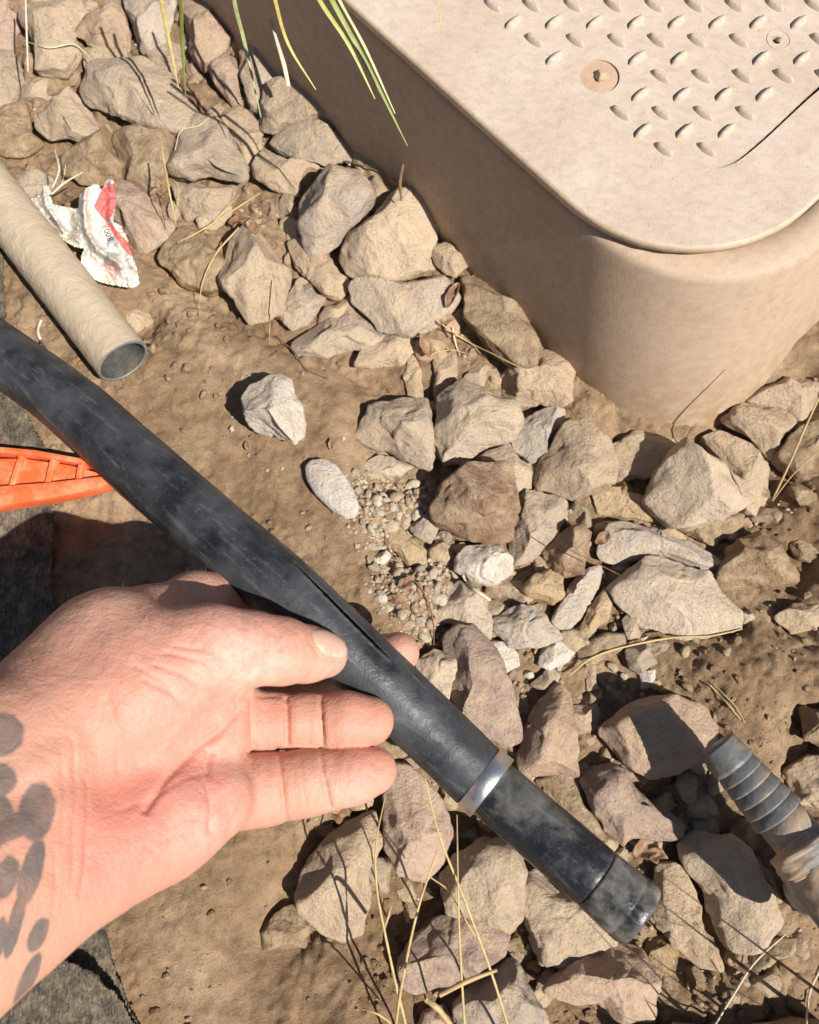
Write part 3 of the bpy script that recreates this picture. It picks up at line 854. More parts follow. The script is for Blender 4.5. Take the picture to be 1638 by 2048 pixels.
zs = [0.0775, 0.0795, 0.0800, 0.0796, 0.0780, 0.0755]
ins = [0.018, 0.0165, 0.010, 0.0030, 0.0008, 0.0]
loops = []
for z, d in zip(zs, ins):
    loops.append(at_z(rrect(-0.0249 - d, 0.2120 + d, 0.078 - d * 0.6, 0.46 - 2 * d, 0.34 - 2 * d), z))
for t in np.linspace(0.04, 1, 14):
    z = 0.0755 + (-0.055 - 0.0755) * t
    um = -0.0249 + 0.037 * t
    vm = 0.2120 - 0.017 * t
    loops.append(at_z(rrect(um, vm, 0.078 - 0.010 * t, 0.46 + 0.04 * t, 0.34 + 0.022 * t + 0.011 * t), z))
V, Q = loft(loops)
V[:, 2] += 0.0006 * fbm(V * 12, 2)
bchild('box_body', mesh_np('box_body', V, Q[:, ::-1]), M['body'])

# lid plate with real openings: bolt recess, small bolt hole, the open crack
ZT = 0.0885
UM, VM, LR = -0.0421, 0.2101, 0.078
zb = lambda zx, zy: (818 + zx * 0.5006, zy * 0.5006)
rec_c = pt(*zb(762, 304), ZT)
hole_c = pt(*zb(1470, 160), ZT)
crack = [(1800, 215), (1700, 290), (1638, 350), (1590, 393), (1540, 440), (1485, 492), (1420, 552), (1350, 612), (1300, 648), (1250, 668), (1225, 673)]
wid = [17, 17, 16, 13, 12, 11, 12, 11, 8, 4, 0.4]
cc = catmull([zb(*p) for p in crack], 60)
ww = np.interp(np.linspace(0, 1, 60), np.linspace(0, 1, len(wid)), wid) * 0.5 * 0.45
tn = np.gradient(cc, axis=0)
tn /= np.linalg.norm(tn, axis=1)[:, None]
nn = np.column_stack([-tn[:, 1], tn[:, 0]])
jit = 1 + 0.18 * np.sin(np.arange(60) * 2.1)
cpoly = np.vstack([cc + nn * (ww * jit)[:, None], (cc - nn * ww[:, None])[::-1]])
circ = lambda c, r, n=40: [(c[0] + r * math.cos(2 * math.pi * k / n), c[1] + r * math.sin(2 * math.pi * k / n)) for k in range(n)]
holes = [circ(rec_c, 0.0096), circ(hole_c, 0.0022, 20), [tuple(pt(x, y, ZT)[:2]) for x, y in cpoly]]
bm = bmesh.new()
outer = rrect(UM - 0.0012, VM + 0.0012, LR - 0.0012, 0.445, 0.33)
edges = []
for loop in [[tuple(p) for p in outer]] + holes:
    vv = []
    for p in loop:
        if vv and math.hypot(vv[-1].co.x - p[0], vv[-1].co.y - p[1]) < 1e-5:
            continue
        vv.append(bm.verts.new((p[0], p[1], ZT)))
    if math.hypot(vv[-1].co.x - vv[0].co.x, vv[-1].co.y - vv[0].co.y) < 1e-5:
        bm.verts.remove(vv.pop())
    for a, b in zip(vv, vv[1:] + vv[:1]):
        edges.append(bm.edges.new((a, b)))
bmesh.ops.triangle_fill(bm, use_beauty=True, use_dissolve=False, edges=edges, normal=(0, 0, 1))
# sides of the openings
for h, dz in zip(holes, (0.0014, 0.006, 0.006)):
    n = len(h)
    a = [bm.verts.new((p[0], p[1], ZT)) for p in h]
    b = [bm.verts.new((p[0], p[1], ZT - dz)) for p in h]
    for k in range(n):
        bm.faces.new((a[k], a[(k + 1) % n], b[(k + 1) % n], b[k]))
for f in bm.faces:
    f.smooth = False
bmesh.ops.recalc_face_normals(bm, faces=[f for f in bm.faces if abs(f.normal.z) > 0.5])
me = bpy.data.meshes.new('lid')
bm.to_mesh(me)
bm.free()
lid = bchild('lid', me, M['lid'])
el = []
for dz, d in ((0, 0.0012), (-0.0004, 0.0005), (-0.0012, 0.0), (-0.0044, -0.0003), (-0.0050, 0.0010), (-0.0050, 0.02)):
    L = at_z(rrect(UM - d, VM + d, LR - d, 0.445 - 2 * d + 0.0024, 0.33 - 2 * d + 0.0024), ZT + dz)
    el.append(L)
V, Q = loft(el)
V[:, :2] += (0.00035 * fbm(V * 160, 3))[:, None] * np.where(V[:, 2:3] < ZT - 0.0008, 1, 0)
bchild('lid_rim', mesh_np('lid_rim', V, Q[:, ::-1]), M['lid_edge'], lid)
# recess floor filled with dried mud, bolt, small screw
def disc(name, c, r, z, mat, dome=0.0, n=40):
    rr = np.linspace(0.001, 1, 9)
    V = [(c[0], c[1], z + dome)]
    F_ = []
    for q, s in enumerate(rr):
        for k in range(n):
            a = 2 * math.pi * k / n
            V.append((c[0] + r * s * math.cos(a), c[1] + r * s * math.sin(a), z + dome * (1 - s * s)))
    for k in range(n):
        F_.append((0, 1 + k, 1 + (k + 1) % n))
    for q in range(len(rr) - 1):
        for k in range(n):
            F_.append((1 + q * n + k, 1 + (q + 1) * n + k, 1 + (q + 1) * n + (k + 1) % n, 1 + q * n + (k + 1) % n))
    me = bpy.data.meshes.new(name)
    me.from_pydata(V, [], F_)
    me.polygons.foreach_set('use_smooth', np.ones(len(me.polygons), bool))
    me.update()
    return bchild(name, me, mat, lid)
disc('bolt_recess', rec_c, 0.0098, ZT - 0.0011, M['mud'], 0.0004)
def nub(name, c, r, h, seed):
    rng = np.random.RandomState(seed)
    V, Fc = rock_shape(np.full(60, r) * (1 + 0.12 * np.sin(np.arange(60) / 60 * 6 * math.pi * 2)), h, 3, 6, rng, 0.35)
    o = bchild(name, mesh_np(name, V + np.array(c), Fc), M['mud'], lid)
    return o
nub('bolt_head', (rec_c[0] + 0.0002, rec_c[1] + 0.0002, ZT + 0.0004), 0.0031, 0.0052, 5)
nub('screw_head', (hole_c[0] + 0.0016, hole_c[1] + 0.0002, ZT - 0.0003), 0.0016, 0.003, 6)
ringp = np.array([[hole_c[0] + 0.0008 + 0.0056 * math.cos(a), hole_c[1] + 0.0056 * math.sin(a), ZT + 0.0000] for a in np.linspace(0, 2 * math.pi, 49)])
bchild('screw_boss', tube_mesh('screw_boss', ringp, 0.00035, 8, cap=False), M['lid'], lid)
# tread lugs
def lug_mesh():
    nx, ny = 15, 9
    V, Q = [], []
    for a in range(nx):
        x = -1 + 2 * a / (nx - 1)
        w = max(1e-3, (1 - abs(x) ** 2.2)) ** 0.75
        for b in range(ny):
            y = -1 + 2 * b / (ny - 1)
            V.append((x * 0.0058, y * w * 0.0021, 0.0029 * (1 - y * y) ** 0.6 * min(1.0, w * 1.35) - 0.0002))
    for a in range(nx - 1):
        for b in range(ny - 1):
            Q.append((a * ny + b, (a + 1) * ny + b, (a + 1) * ny + b + 1, a * ny + b + 1))
    return mesh_np('tread_lug', V, Q)
lugme = lug_mesh()
lugme.materials.append(M['lid'])
back = {25: (335, 490, 655, 815, 980, 1140, 1300, 1460, 1620), 165: (500, 665, 830, 990, 1150, 1317, 1640), 308: (1003, 1168, 1330, 1495, 1660),
        455: (845, 1008, 1175, 1343), 600: (1018, 1188), -113: tuple(330 + 161 * k for k in range(9)), -250: tuple(166 + 160 * k for k in range(10))}
fwdl = {92: (418, 580, 743, 908, 1070, 1233, 1395, 1558), 235: (583, 912, 1080, 1408, 1570), 380: (925, 1092, 1258, 1422), 525: (935, 1103, 1270),
        -45: tuple(412 + 161 * k for k in range(8)), -182: tuple(248 + 160 * k for k in range(9))}
rl = random.Random(4)
for table, ang in ((back, YAW), (fwdl, YAW + math.pi / 2)):
    for yy, xs in table.items():
        for xx in xs:
            c = pt(*zb(xx, yy), ZT)
            o = bpy.data.objects.new('tread_lug', lugme)
            COL.objects.link(o)
            o.parent = lid
            o.location = (c[0], c[1], ZT)
            o.rotation_euler = (0, 0, ang + rl.uniform(-0.03, 0.03) + (0.10 if ang == YAW else -0.02))
            o.scale = (rl.uniform(0.96, 1.04), rl.uniform(0.95, 1.1), rl.uniform(0.9, 1.1))

# ------------------------------------------------------------------ dusty PVC pipe
def pipe_path(a, b, za, zb_, n=60):
    return np.linspace(pt(*a, za), pt(*b, zb_), n)
pe = pipe_path((-190, 160), (246, 722), 0.012, 0.016, 160)
prad = 0.5 * 110 * depth(200, 660, 0.015) / F
pvc = empty('dusty_pipe', (*pe[-1][:2], 0))
tag(pvc, 'tan dust-coated grey plastic pipe with an open cut end on the soil', 'pipe')
PL = np.array(pvc.location)
lump = 0.0004 * fbm(np.column_stack([np.repeat(np.arange(160), 64) * 0.35, np.tile(np.cos(np.arange(64) / 64 * 6.283) * 3, 160), np.tile(np.sin(np.arange(64) / 64 * 6.283) * 3, 160)]), 4).reshape(160, 64)
lump[-6:] *= 0.2
me = tube_mesh('pipe_wall', pe - PL, prad, 64, cap=False, radial=lump)
obj('pipe_wall', me, M['dusty_pvc'], pvc)
dirp = (pe[-1] - pe[0]) / np.linalg.norm(pe[-1] - pe[0])
inner = np.vstack([pe[-40:], pe[-1:] + dirp * 0.0001]) - PL
obj('pipe_bore', tube_mesh('pipe_bore', inner[::-1], prad * 0.88, 48, cap=False), M['bore'], pvc)
tan_, side_, nor_ = frames(pe[-2:])
an = np.linspace(0, 2 * math.pi, 64, endpoint=False)
rim = []
for rr_, off in ((1.0, 0.0), (0.985, 0.0006), (0.90, 0.0006), (0.88, 0.0)):
    rim.append(pe[-1] - PL + dirp * off + prad * rr_ * (np.cos(an)[:, None] * side_[-1] + np.sin(an)[:, None] * nor_[-1]))
V, Q = loft(rim)
obj('cut_rim', mesh_np('cut_rim', V, Q), M['grey_pvc'], pvc)
# ------------------------------------------------------------------ black hose
hp = [(-170, 590, .036, 113), (2, 708, .045, 120), (145, 811, .055, 126), (238, 894, .061, 130), (382, 1022, .067, 135), (506, 1127, .070, 138), (575, 1187, .070, 139),
      (653, 1261, .068, 138), (734, 1338, .064, 137), (820, 1419, .059, 135), (893, 1489, .055, 135), (957, 1553, .052, 134)]
path3 = np.array([[*pt(a, b, z), 0.5 * w * depth(a, b, z) / F] for a, b, z, w in hp])
NH = 420
HP = catmull(path3, NH)
_kw = np.hanning(75)
_kw /= _kw.sum()
_ext = np.vstack([2 * HP[0] - HP[37:0:-1], HP, 2 * HP[-1] - HP[-2:-39:-1]])
HP = np.column_stack([np.convolve(_ext[:, d_], _kw, 'valid') for d_ in range(4)])
hose = empty('black_hose', (*HP[NH // 2][:2], 0))
tag(hose, 'split black plastic hose with a steel band and narrower pipe end, held in the hand', 'hose')
HL = np.array(hose.location)
# slit: angle and extent
slit_px = catmull([(586, 1127), (620, 1160), (655, 1194), (692, 1230), (738, 1278), (779, 1319)], 40)
tan_h, side_h, nor_h = frames(HP[:, :3])
axpx = topx(HP[:, :3])
def slit_param(px):
    k = int(np.argmin(np.linalg.norm(axpx - px, axis=1)))
    # offset perpendicular to the axis in survey space -> angle on the tube
    s2 = topx((HP[k, :3] + side_h[k] * 0.01)[None])[0] - axpx[k]
    s2u = s2 / np.linalg.norm(s2)
    d = px - axpx[k]
    off = d @ s2u
    # march round the tube to find the visible angle whose survey point is nearest
    aa = np.radians(np.arange(-20, 200, 1.0))
    ringw = HP[k, :3] + HP[k, 3] * (np.cos(aa)[:, None] * side_h[k] + np.sin(aa)[:, None] * nor_h[k])
    rp = topx(ringw)
    return k, aa[int(np.argmin(np.linalg.norm(rp - px, axis=1)))]
sk = [slit_param(p) for p in slit_px]
ks = np.array([s[0] for s in sk], float)
as_ = np.array([s[1] for s in sk])
ua_fit = np.polyfit(ks, as_, 2)
as_ = np.polyval(ua_fit, ks)
amid = float(np.mean(as_))
tt = (np.arange(NH) - ks.min()) / (ks.max() - ks.min())
in_slit = (tt > 0) & (tt < 1)
half_w = np.where(in_slit, np.clip(np.sin(np.clip(tt, 0, 1) * math.pi), 0, 1) ** 0.45, 0) * 0.080
nz1 = pnoise(np.column_stack([np.arange(NH) * 0.31, np.zeros(NH), np.zeros(NH)]))
nz2 = pnoise(np.column_stack([np.arange(NH) * 0.31, np.zeros(NH) + 5, np.zeros(NH)]))
w_hi = np.clip(half_w * (1 + 0.35 * nz1), 0.006, 1)
w_lo = np.clip(half_w * (1 + 0.35 * nz2), 0.006, 1)
ua = np.polyval(ua_fit, np.clip(np.arange(NH), ks.min(), ks.max()))
xo = np.linspace(0, 1, 26)[1:] ** 1.4
NIN = 9
left = -(w_lo[:, None] + (0.45 - w_lo[:, None]) * xo[None, ::-1])
mid_ = np.linspace(-1, 1, NIN)[None, :] * np.where(np.linspace(-1, 1, NIN)[None, :] < 0, w_lo[:, None], w_hi[:, None])
right = w_hi[:, None] + (0.45 - w_hi[:, None]) * xo[None, :]
rest = np.broadcast_to(np.linspace(0.45, 2 * math.pi - 0.45, 64)[None, 1:-1], (NH, 62))
DA = np.hstack([left, mid_, right, rest])
na = DA.shape[1]
ANG = ua[:, None] + DA
dw = (DA + math.pi) % (2 * math.pi) - math.pi
edge_d = np.where(dw > 0, dw - w_hi[:, None], -dw - w_lo[:, None])
lip = np.where(in_slit[:, None], 0.0005 * np.exp(-(edge_d / 0.07) ** 2), 0)
grid = np.column_stack([np.repeat(np.arange(NH) * 0.05, na), np.cos(ANG).ravel() * 0.8, np.sin(ANG).ravel() * 0.8])
wav = 0.00025 * fbm(grid, 3).reshape(NH, na)
RR = HP[:, 3][:, None] + lip + wav
HVt = (HP[:, None, :3] + RR[..., None] * (np.cos(ANG)[..., None] * side_h[:, None, :] + np.sin(ANG)[..., None] * nor_h[:, None, :])).reshape(-1, 3) - HL
ii = np.arange(NH - 1)[:, None]
jj = np.arange(na)[None, :]
HQt = np.stack([ii * na + jj, (ii + 1) * na + jj, (ii + 1) * na + (jj + 1) % na, ii * na + (jj + 1) % na], -1)
keepq = np.ones((NH - 1, na), bool)
rows_in = in_slit[:-1] & in_slit[1:]
c0_ = left.shape[1]
keepq[np.ix_(rows_in, np.arange(c0_, c0_ + NIN - 1))] = False
HQt = HQt[keepq]
keepq = np.ones(len(HQt), bool)
hw = obj('hose_wall', mesh_np('hose_wall', HVt, HQt[keepq]), M['hose'], hose)
so = hw.modifiers.new('solid', 'SOLIDIFY')
so.thickness = 0.0012
so.offset = -1
# steel band and inserted pipe
ed = HP[-1, :3]
dh = pt(1000, 1597, .0565) - pt(957, 1554, .060)
c_end = pt(1281, 1833, .062)
ax = c_end - ed
axn = ax / np.linalg.norm(ax)
rb = 0.5 * 143 * depth(980, 1580, .055) / F
rp_ = 0.5 * 124 * depth(1020, 1620, .056) / F
def lathe_along(name, o0, axis, prof, mat, parent, nv=72):
    pth = np.array([o0 + axis * s for s, r in prof]) - HL
    me = tube_mesh(name, pth + np.outer(np.arange(len(pth)) * 1e-7, axis), [r for s, r in prof], nv, cap=True)
    return obj(name, me, mat, parent)
lathe_along('steel_band', ed, axn, [(0.0003, rb * 0.90), (0.0004, rb * 0.985), (0.0007, rb), (0.0072, rb), (0.0075, rb * 0.985), (0.0076, rb * 0.9)], M['metal'], hose)
LN = np.linalg.norm(ax)
pf = [(0.004, rp_ * .9), (0.0095, rp_)] + [(s_, rp_) for s_ in np.linspace(0.012, LN - 0.024, 30)] + [(LN - 0.0225, rp_), (LN - 0.0218, rp_ * 0.97), (LN - 0.0212, rp_ * 0.9)]
lathe_along('pipe_end', ed, axn, pf, M['coupling'], hose)
pf = [(LN - 0.0216, rp_ * 0.93), (LN - 0.0212, rp_ * 0.995), (LN - 0.0205, rp_ * 1.0), (LN - 0.012, rp_ * 1.03), (LN - 0.0072, rp_ * 1.05), (LN - 0.0066, rp_ * 1.035), (LN - 0.0060, rp_ * 1.035), (LN - 0.0054, rp_ * 1.055),
      (LN - 0.003, rp_ * 1.055), (LN - 0.0008, rp_ * 1.02), (LN + 0.0004, rp_ * 0.98), (LN + 0.0003, rp_ * 0.90), (LN - 0.006, rp_ * 0.88)]
lathe_along('end_lip', ed, axn, pf, M['dirty_lip'], hose)

# ------------------------------------------------------------------ hand (one continuous skin surface)
def W(px, py, z, rpx):
    z = 0.048 + (z - 0.055) * 0.70
    return np.append(pt(px, py, z), rpx * depth(px, py, z) / F)
VOX = 0.0008
lo = np.array([-0.295, -0.190, 0.016])
hi = np.array([0.014, 0.066, 0.215])
dims = np.ceil((hi - lo) / VOX).astype(int)
def blank():
    return np.full(dims, 0.05, np.float32)
def add_cone(field, a, b, k):
    mr = max(a[3], b[3]) + k + 0.004
    mn = np.minimum(a[:3], b[:3]) - mr
    mx = np.maximum(a[:3], b[:3]) + mr
    i0 = np.clip(((mn - lo) / VOX).astype(int), 0, dims)
    i1 = np.clip(((mx - lo) / VOX).astype(int) + 1, 0, dims)
    if np.any(i1 <= i0):
        return
    xs = [(lo[d] + VOX * np.arange(i0[d], i1[d])).astype(np.float32) for d in range(3)]
    X, Y, Z_ = xs[0][:, None, None], xs[1][None, :, None], xs[2][None, None, :]
    ab = (b - a)[:3]
    L2 = max(float(ab @ ab), 1e-12)
    t = np.clip(((X - a[0]) * ab[0] + (Y - a[1]) * ab[1] + (Z_ - a[2]) * ab[2]) / L2, 0, 1)
    d = np.sqrt((X - a[0] - t * ab[0]) ** 2 + (Y - a[1] - t * ab[1]) ** 2 + (Z_ - a[2] - t * ab[2]) ** 2) - (a[3] + (b[3] - a[3]) * t)
    sl = tuple(slice(i0[q], i1[q]) for q in range(3))
    f = field[sl]
    h = np.clip(0.5 + 0.5 * (f - d) / k, 0, 1)
    field[sl] = f * (1 - h) + d * h - k * h * (1 - h)
def chain(field, pts, k):
    P = [W(*p) for p in pts]
    for a, b in zip(P[:-1], P[1:]):
        add_cone(field, a, b, k)
def smin(a, b, k):
    h = np.clip(0.5 + 0.5 * (a - b) / k, 0, 1)
    return a * (1 - h) + b * h - k * h * (1 - h)

palm = blank()
K = 0.012
chain(palm, [(-330, 1960, .235, 190), (-120, 1800, .205, 205), (30, 1680, .180, 190)], K)          # forearm
chain(palm, [(-200, 1640, .215, 130), (40, 1500, .178, 135), (180, 1440, .160, 125)], K)            # thumb side of the wrist
chain(palm, [(-120, 1990, .215, 110), (60, 1790, .182, 115), (215, 1690, .163, 110)], K)            # little finger side
chain(palm, [(215, 1690, .160, 108), (330, 1640, .146, 100), (430, 1600, .134, 76)], K)             # hypothenar
chain(palm, [(170, 1430, .158, 118), (270, 1385, .154, 118), (380, 1320, .146, 92)], K)             # thenar
chain(palm, [(200, 1560, .144, 120), (330, 1510, .126, 92), (428, 1462, .124, 66)], K)              # palm hollow
chain(palm, [(300, 1420, .128, 95), (440, 1400, .114, 70)], K)
chain(palm, [(90, 1440, .150, 120), (200, 1300, .138, 96), (300, 1238, .124, 66)], K)               # first web, back of hand
chain(palm, [(120, 1390, .155, 110), (230, 1280, .148, 92)], K)
fing = {}
fing['thumb'] = [(290, 1330, .150, 98), (430, 1292, .144, 80), (500, 1296, .138, 72), (562, 1302, .131, 66), (615, 1308, .116, 55), (650, 1311, .108, 45)]
fing['ring'] = [(400, 1462, .112, 60), (500, 1443, .104, 53), (538, 1441, .101, 57), (573, 1441, .098, 51), (607, 1441, .098, 55), (643, 1441, .097, 51), (692, 1441, .099, 56), (739, 1442, .097, 49)]
fing['little'] = [(400, 1605, .118, 66), (480, 1587, .109, 66), (525, 1579, .106, 69), (563, 1573, .104, 62), (610, 1566, .103, 64), (652, 1559, .101, 58), (705, 1550, .101, 57), (748, 1541, .099, 46)]
fing['middle'] = [(400, 1385, .104, 58), (505, 1380, .078, 52), (600, 1364, .046, 48), (690, 1338, .034, 47), (755, 1318, .034, 47), (797, 1306, .040, 42)]
fing['index'] = [(300, 1250, .118, 70), (392, 1205, .098, 62), (455, 1195, .078, 54), (530, 1200, .050, 46), (620, 1222, .034, 44), (680, 1245, .032, 40)]
field = palm.copy()
for nm, ch in fing.items():
    f = blank()
    chain(f, ch, 0.003)
    field = np.minimum(field, smin(palm, f, 0.009 if nm in ('thumb',) else 0.006))
del palm, f

def surface_nets(f, lo, h):
    neg = f < 0
    c = np.zeros(np.array(f.shape) - 1, np.int8)
    for dx in (0, 1):
        for dy in (0, 1):
            for dz in (0, 1):
                c += neg[dx:dx + c.shape[0], dy:dy + c.shape[1], dz:dz + c.shape[2]]
    I = np.argwhere((c > 0) & (c < 8))
    idx = np.full(c.shape, -1, np.int32)
    idx[I[:, 0], I[:, 1], I[:, 2]] = np.arange(len(I))
    acc = np.zeros((len(I), 3))
    cnt = np.zeros(len(I))
    cor = [(a, b, d) for a in (0, 1) for b in (0, 1) for d in (0, 1)]
    for p in range(8):
        for q in range(p + 1, 8):
            A_, B_ = np.array(cor[p]), np.array(cor[q])
            if np.abs(A_ - B_).sum() != 1:
                continue
            fa = f[I[:, 0] + A_[0], I[:, 1] + A_[1], I[:, 2] + A_[2]]
            fb = f[I[:, 0] + B_[0], I[:, 1] + B_[1], I[:, 2] + B_[2]]
            m = (fa < 0) != (fb < 0)
            t = np.where(m, fa / np.where(m, fa - fb, 1), 0)
            acc += np.where(m[:, None], A_ + t[:, None] * (B_ - A_), 0)
            cnt += m
    V = lo + h * (I + acc / cnt[:, None])
    quads = []
    for ax_ in range(3):
        o1, o2 = (ax_ + 1) % 3, (ax_ + 2) % 3
        s0 = [slice(None)] * 3
        s1 = [slice(None)] * 3
        s0[ax_] = slice(0, -1)
        s1[ax_] = slice(1, None)
        d = neg[tuple(s0)] != neg[tuple(s1)]
        E = np.argwhere(d)
        E = E[(E[:, o1] > 0) & (E[:, o2] > 0) & (E[:, o1] < f.shape[o1] - 1) & (E[:, o2] < f.shape[o2] - 1)]
        def cell(a, b):
            K_ = E.copy()
            K_[:, o1] -= a
            K_[:, o2] -= b
            return idx[K_[:, 0], K_[:, 1], K_[:, 2]]
        qd = np.stack([cell(0, 0), cell(1, 0), cell(1, 1), cell(0, 1)], -1)
        flip = neg[E[:, 0], E[:, 1], E[:, 2]]
        qd[~flip] = qd[~flip][:, ::-1]
        quads.append(qd)
    Qd = np.vstack(quads)
    return V, Qd[(Qd >= 0).all(1)]
HV, HQ = surface_nets(field, lo, VOX)
del field
def vnormals(V, Q):
    e1, e2 = V[Q[:, 2]] - V[Q[:, 0]], V[Q[:, 3]] - V[Q[:, 1]]
    fn = np.cross(e1, e2)
    vn = np.zeros_like(V)
    for k in range(4):
        np.add.at(vn, Q[:, k], fn)
    return vn / (np.linalg.norm(vn, axis=1)[:, None] + 1e-12)
def laplace(V, Q, it):
    n = len(V)
    deg = np.zeros(n)
    for k in range(4):
        np.add.at(deg, Q[:, k], 2)
    for _ in range(it):
        s = np.zeros_like(V)
        for k in range(4):
            np.add.at(s, Q[:, k], V[Q[:, (k + 1) % 4]] + V[Q[:, (k + 3) % 4]])
        V = V * 0.5 + 0.5 * s / deg[:, None]
    return V
HV = laplace(HV, HQ, 4)
hn = vnormals(HV, HQ)
hpx = topx(HV)
front = hn[:, 2] > 0.05
toward = np.clip(hn @ np.array([0, -0.24, 0.97]), 0, 1)
creases = [
 ([(614, 1254), (620, 1285), (642, 1318), (690, 1324)], 0.8, 5), ([(470, 1400), (500, 1392), (560, 1392)], 1.0, 6),
 ([(580, 1232), (590, 1262), (597, 1296)], 0.6, 5), ([(480, 1230), (486, 1262), (486, 1290)], 0.5, 5), ([(350, 1290), (410, 1300), (460, 1322)], 0.5, 5), ([(270, 1330), (330, 1366), (370, 1420)], 0.6, 6),
 ([(240, 1620), (300, 1600), (360, 1560), (410, 1545)], 0.6, 7), ([(280, 1720), (330, 1680), (390, 1660)], 0.5, 6), ([(600, 1510), (606, 1560), (612, 1620)], 0.3, 4), ([(530, 1505), (533, 1560), (540, 1640)], 0.3, 4), ([(120, 1500), (128, 1580), (126, 1680)], 0.6, 6), ([(90, 1560), (98, 1620)], 0.3, 5), ([(470, 1395), (476, 1440), (470, 1480)], 0.5, 6), ([(360, 1760), (330, 1720), (290, 1690)], 0.4, 6),  # outline in survey coordinates, depth mm, width px
 ([(503, 1400), (503, 1440), (506, 1490)], 2.4, 6), ([(572, 1396), (574, 1440), (574, 1486)], 2.6, 6), ([(641, 1396), (643, 1440), (645, 1486)], 2.3, 6),
 ([(556, 1500), (562, 1550), (572, 1640)], 1.6, 6), ([(640, 1498), (646, 1550), (660, 1612)], 1.6, 6), ([(506, 1500), (498, 1560), (480, 1620), (455, 1672)], 0.9, 9),
 ([(500, 1385), (480, 1420), (440, 1465), (390, 1500), (330, 1560), (290, 1620)], 2.2, 11),
 ([(420, 1505), (412, 1560), (425, 1610), (420, 1660)], 2.0, 9),
 ([(145, 1480), (150, 1560), (148, 1660), (145, 1760)], 0.8, 7), ([(172, 1560), (176, 1640), (172, 1720), (160, 1790)], 1.0, 7), ([(110, 1700), (112, 1780), (108, 1830)], 0.5, 6),
 ([(310, 1330), (370, 1350), (430, 1395)], 0.8, 6), ([(290, 1360), (350, 1390), (400, 1430)], 0.8, 6), ([(330, 1305), (400, 1320), (450, 1345)], 0.7, 6), ([(215, 1400), (240, 1470), (235, 1540)], 0.7, 10),
 ([(600, 1262), (612, 1300), (622, 1335)], 0.35, 8), ([(520, 1225), (530, 1260), (535, 1300)], 0.8, 6), ([(545, 1228), (555, 1262), (560, 1300)], 0.8, 6), ([(500, 1222), (508, 1250), (512, 1280)], 0.35, 5),
]
disp = np.zeros(len(HV))
for line, dm, wp in creases:
    d = seg_dist(hpx, line)
    disp -= dm * 0.00095 * np.exp(-(d / (wp * .72)) ** 2)
    disp += dm * 0.0001 * np.exp(-((d - 2.4 * wp) / (1.3 * wp)) ** 2)
P_ = np.column_stack([hpx / 60.0, HV[:, 2] * 60])
disp += 0.0011 * fbm(P_ * 0.8, 3) + 0.00022 * pnoise(P_ * 6)
# tendons of the wrist
for line in ([(-60, 1600), (60, 1540), (150, 1500)], [(-60, 1720), (60, 1640), (160, 1590)]):
    disp += 0.0014 * np.exp(-(seg_dist(hpx, line) / 26) ** 2)
HV = HV + hn * (disp * np.where(front, toward, 0.15))[:, None]
# skin tone map: R palm pinkness, G tattoo ink, B dust
pink = np.zeros(len(HV))
for c, r, a in (((260, 1690), 130, .6), ((430, 1600), 80, .5), ((330, 1450), 170, .5), ((420, 1360), 90, .6), ((540, 1440), 40, .6), ((730, 1440), 60, .35), ((740, 1540), 60, .35), ((250, 1600), 90, .25), ((560, 1270), 60, .35), ((200, 1750), 60, .5)):
    pink += a * np.exp(-((hpx - np.array(c)) ** 2).sum(1) / r ** 2)
pink *= front * 1.5
def blob(cx, cy, rx, ry, ang):
    a = math.radians(ang)
    q = hpx - np.array([cx, cy])
    x = (q[:, 0] * math.cos(a) + q[:, 1] * math.sin(a)) / 1.2
    y = -q[:, 0] * math.sin(a) + q[:, 1] * math.cos(a)
    return 1.0 / (1 + ((x / rx) ** 2 + (y / ry) ** 2) ** 2.2)
ink = np.zeros(len(HV))
for b in ((2, 1468, 38, 44, 0), (-12, 1560, 38, 36, 0), (72, 1625, 30, 60, 8), (22, 1655, 40, 26, -20), (-20, 1640, 40, 60, 0), (12, 1755, 20, 44, 18), (62, 1745, 18, 70, 16), (-30, 1790, 26, 50, 15), (76, 1870, 14, 38, 25), (30, 1850, 12, 70, 14), (-15, 1900, 16, 70, 20), (55, 1960, 12, 60, 25), (-90, 1600, 40, 60, 0), (-100, 1750, 40, 70, 20)):
    ink = np.maximum(ink, blob(*b))
ink = ink + np.where(ink > 0.12, 0.10 * fbm(np.column_stack([hpx / 14, np.zeros(len(hpx))]), 3), 0)
ink *= front
dust = np.zeros(len(HV))
for c, r, a in (((450, 1310), 80, .8), ((520, 1330), 70, .7), ((660, 1350), 50, .5), ((470, 1530), 60, .6), ((400, 1640), 70, .6), ((350, 1430), 110, .45), ((700, 1600), 60, .5), ((250, 1180), 90, .4)):
    dust += a * np.exp(-((hpx - np.array(c)) ** 2).sum(1) / r ** 2)
me = mesh_np('hand', HV, HQ)
ca = me.color_attributes.new('skin_tone', 'FLOAT_COLOR', 'POINT')
ca.data.foreach_set('color', np.column_stack([np.clip(pink, 0, 1), np.clip(ink, 0, 1), np.clip(dust, 0, 1), np.ones(len(HV))]).astype(np.float32).ravel())
person = empty('person', (*pt(200, 1550, 0)[:2], 0.1))
tag(person, 'tattooed left forearm and open hand gripping the black hose between thumb and fingers', 'person')
PLc = np.array(person.location)
hand = obj('hand', me, M['skin'], person)
hand.location = -PLc
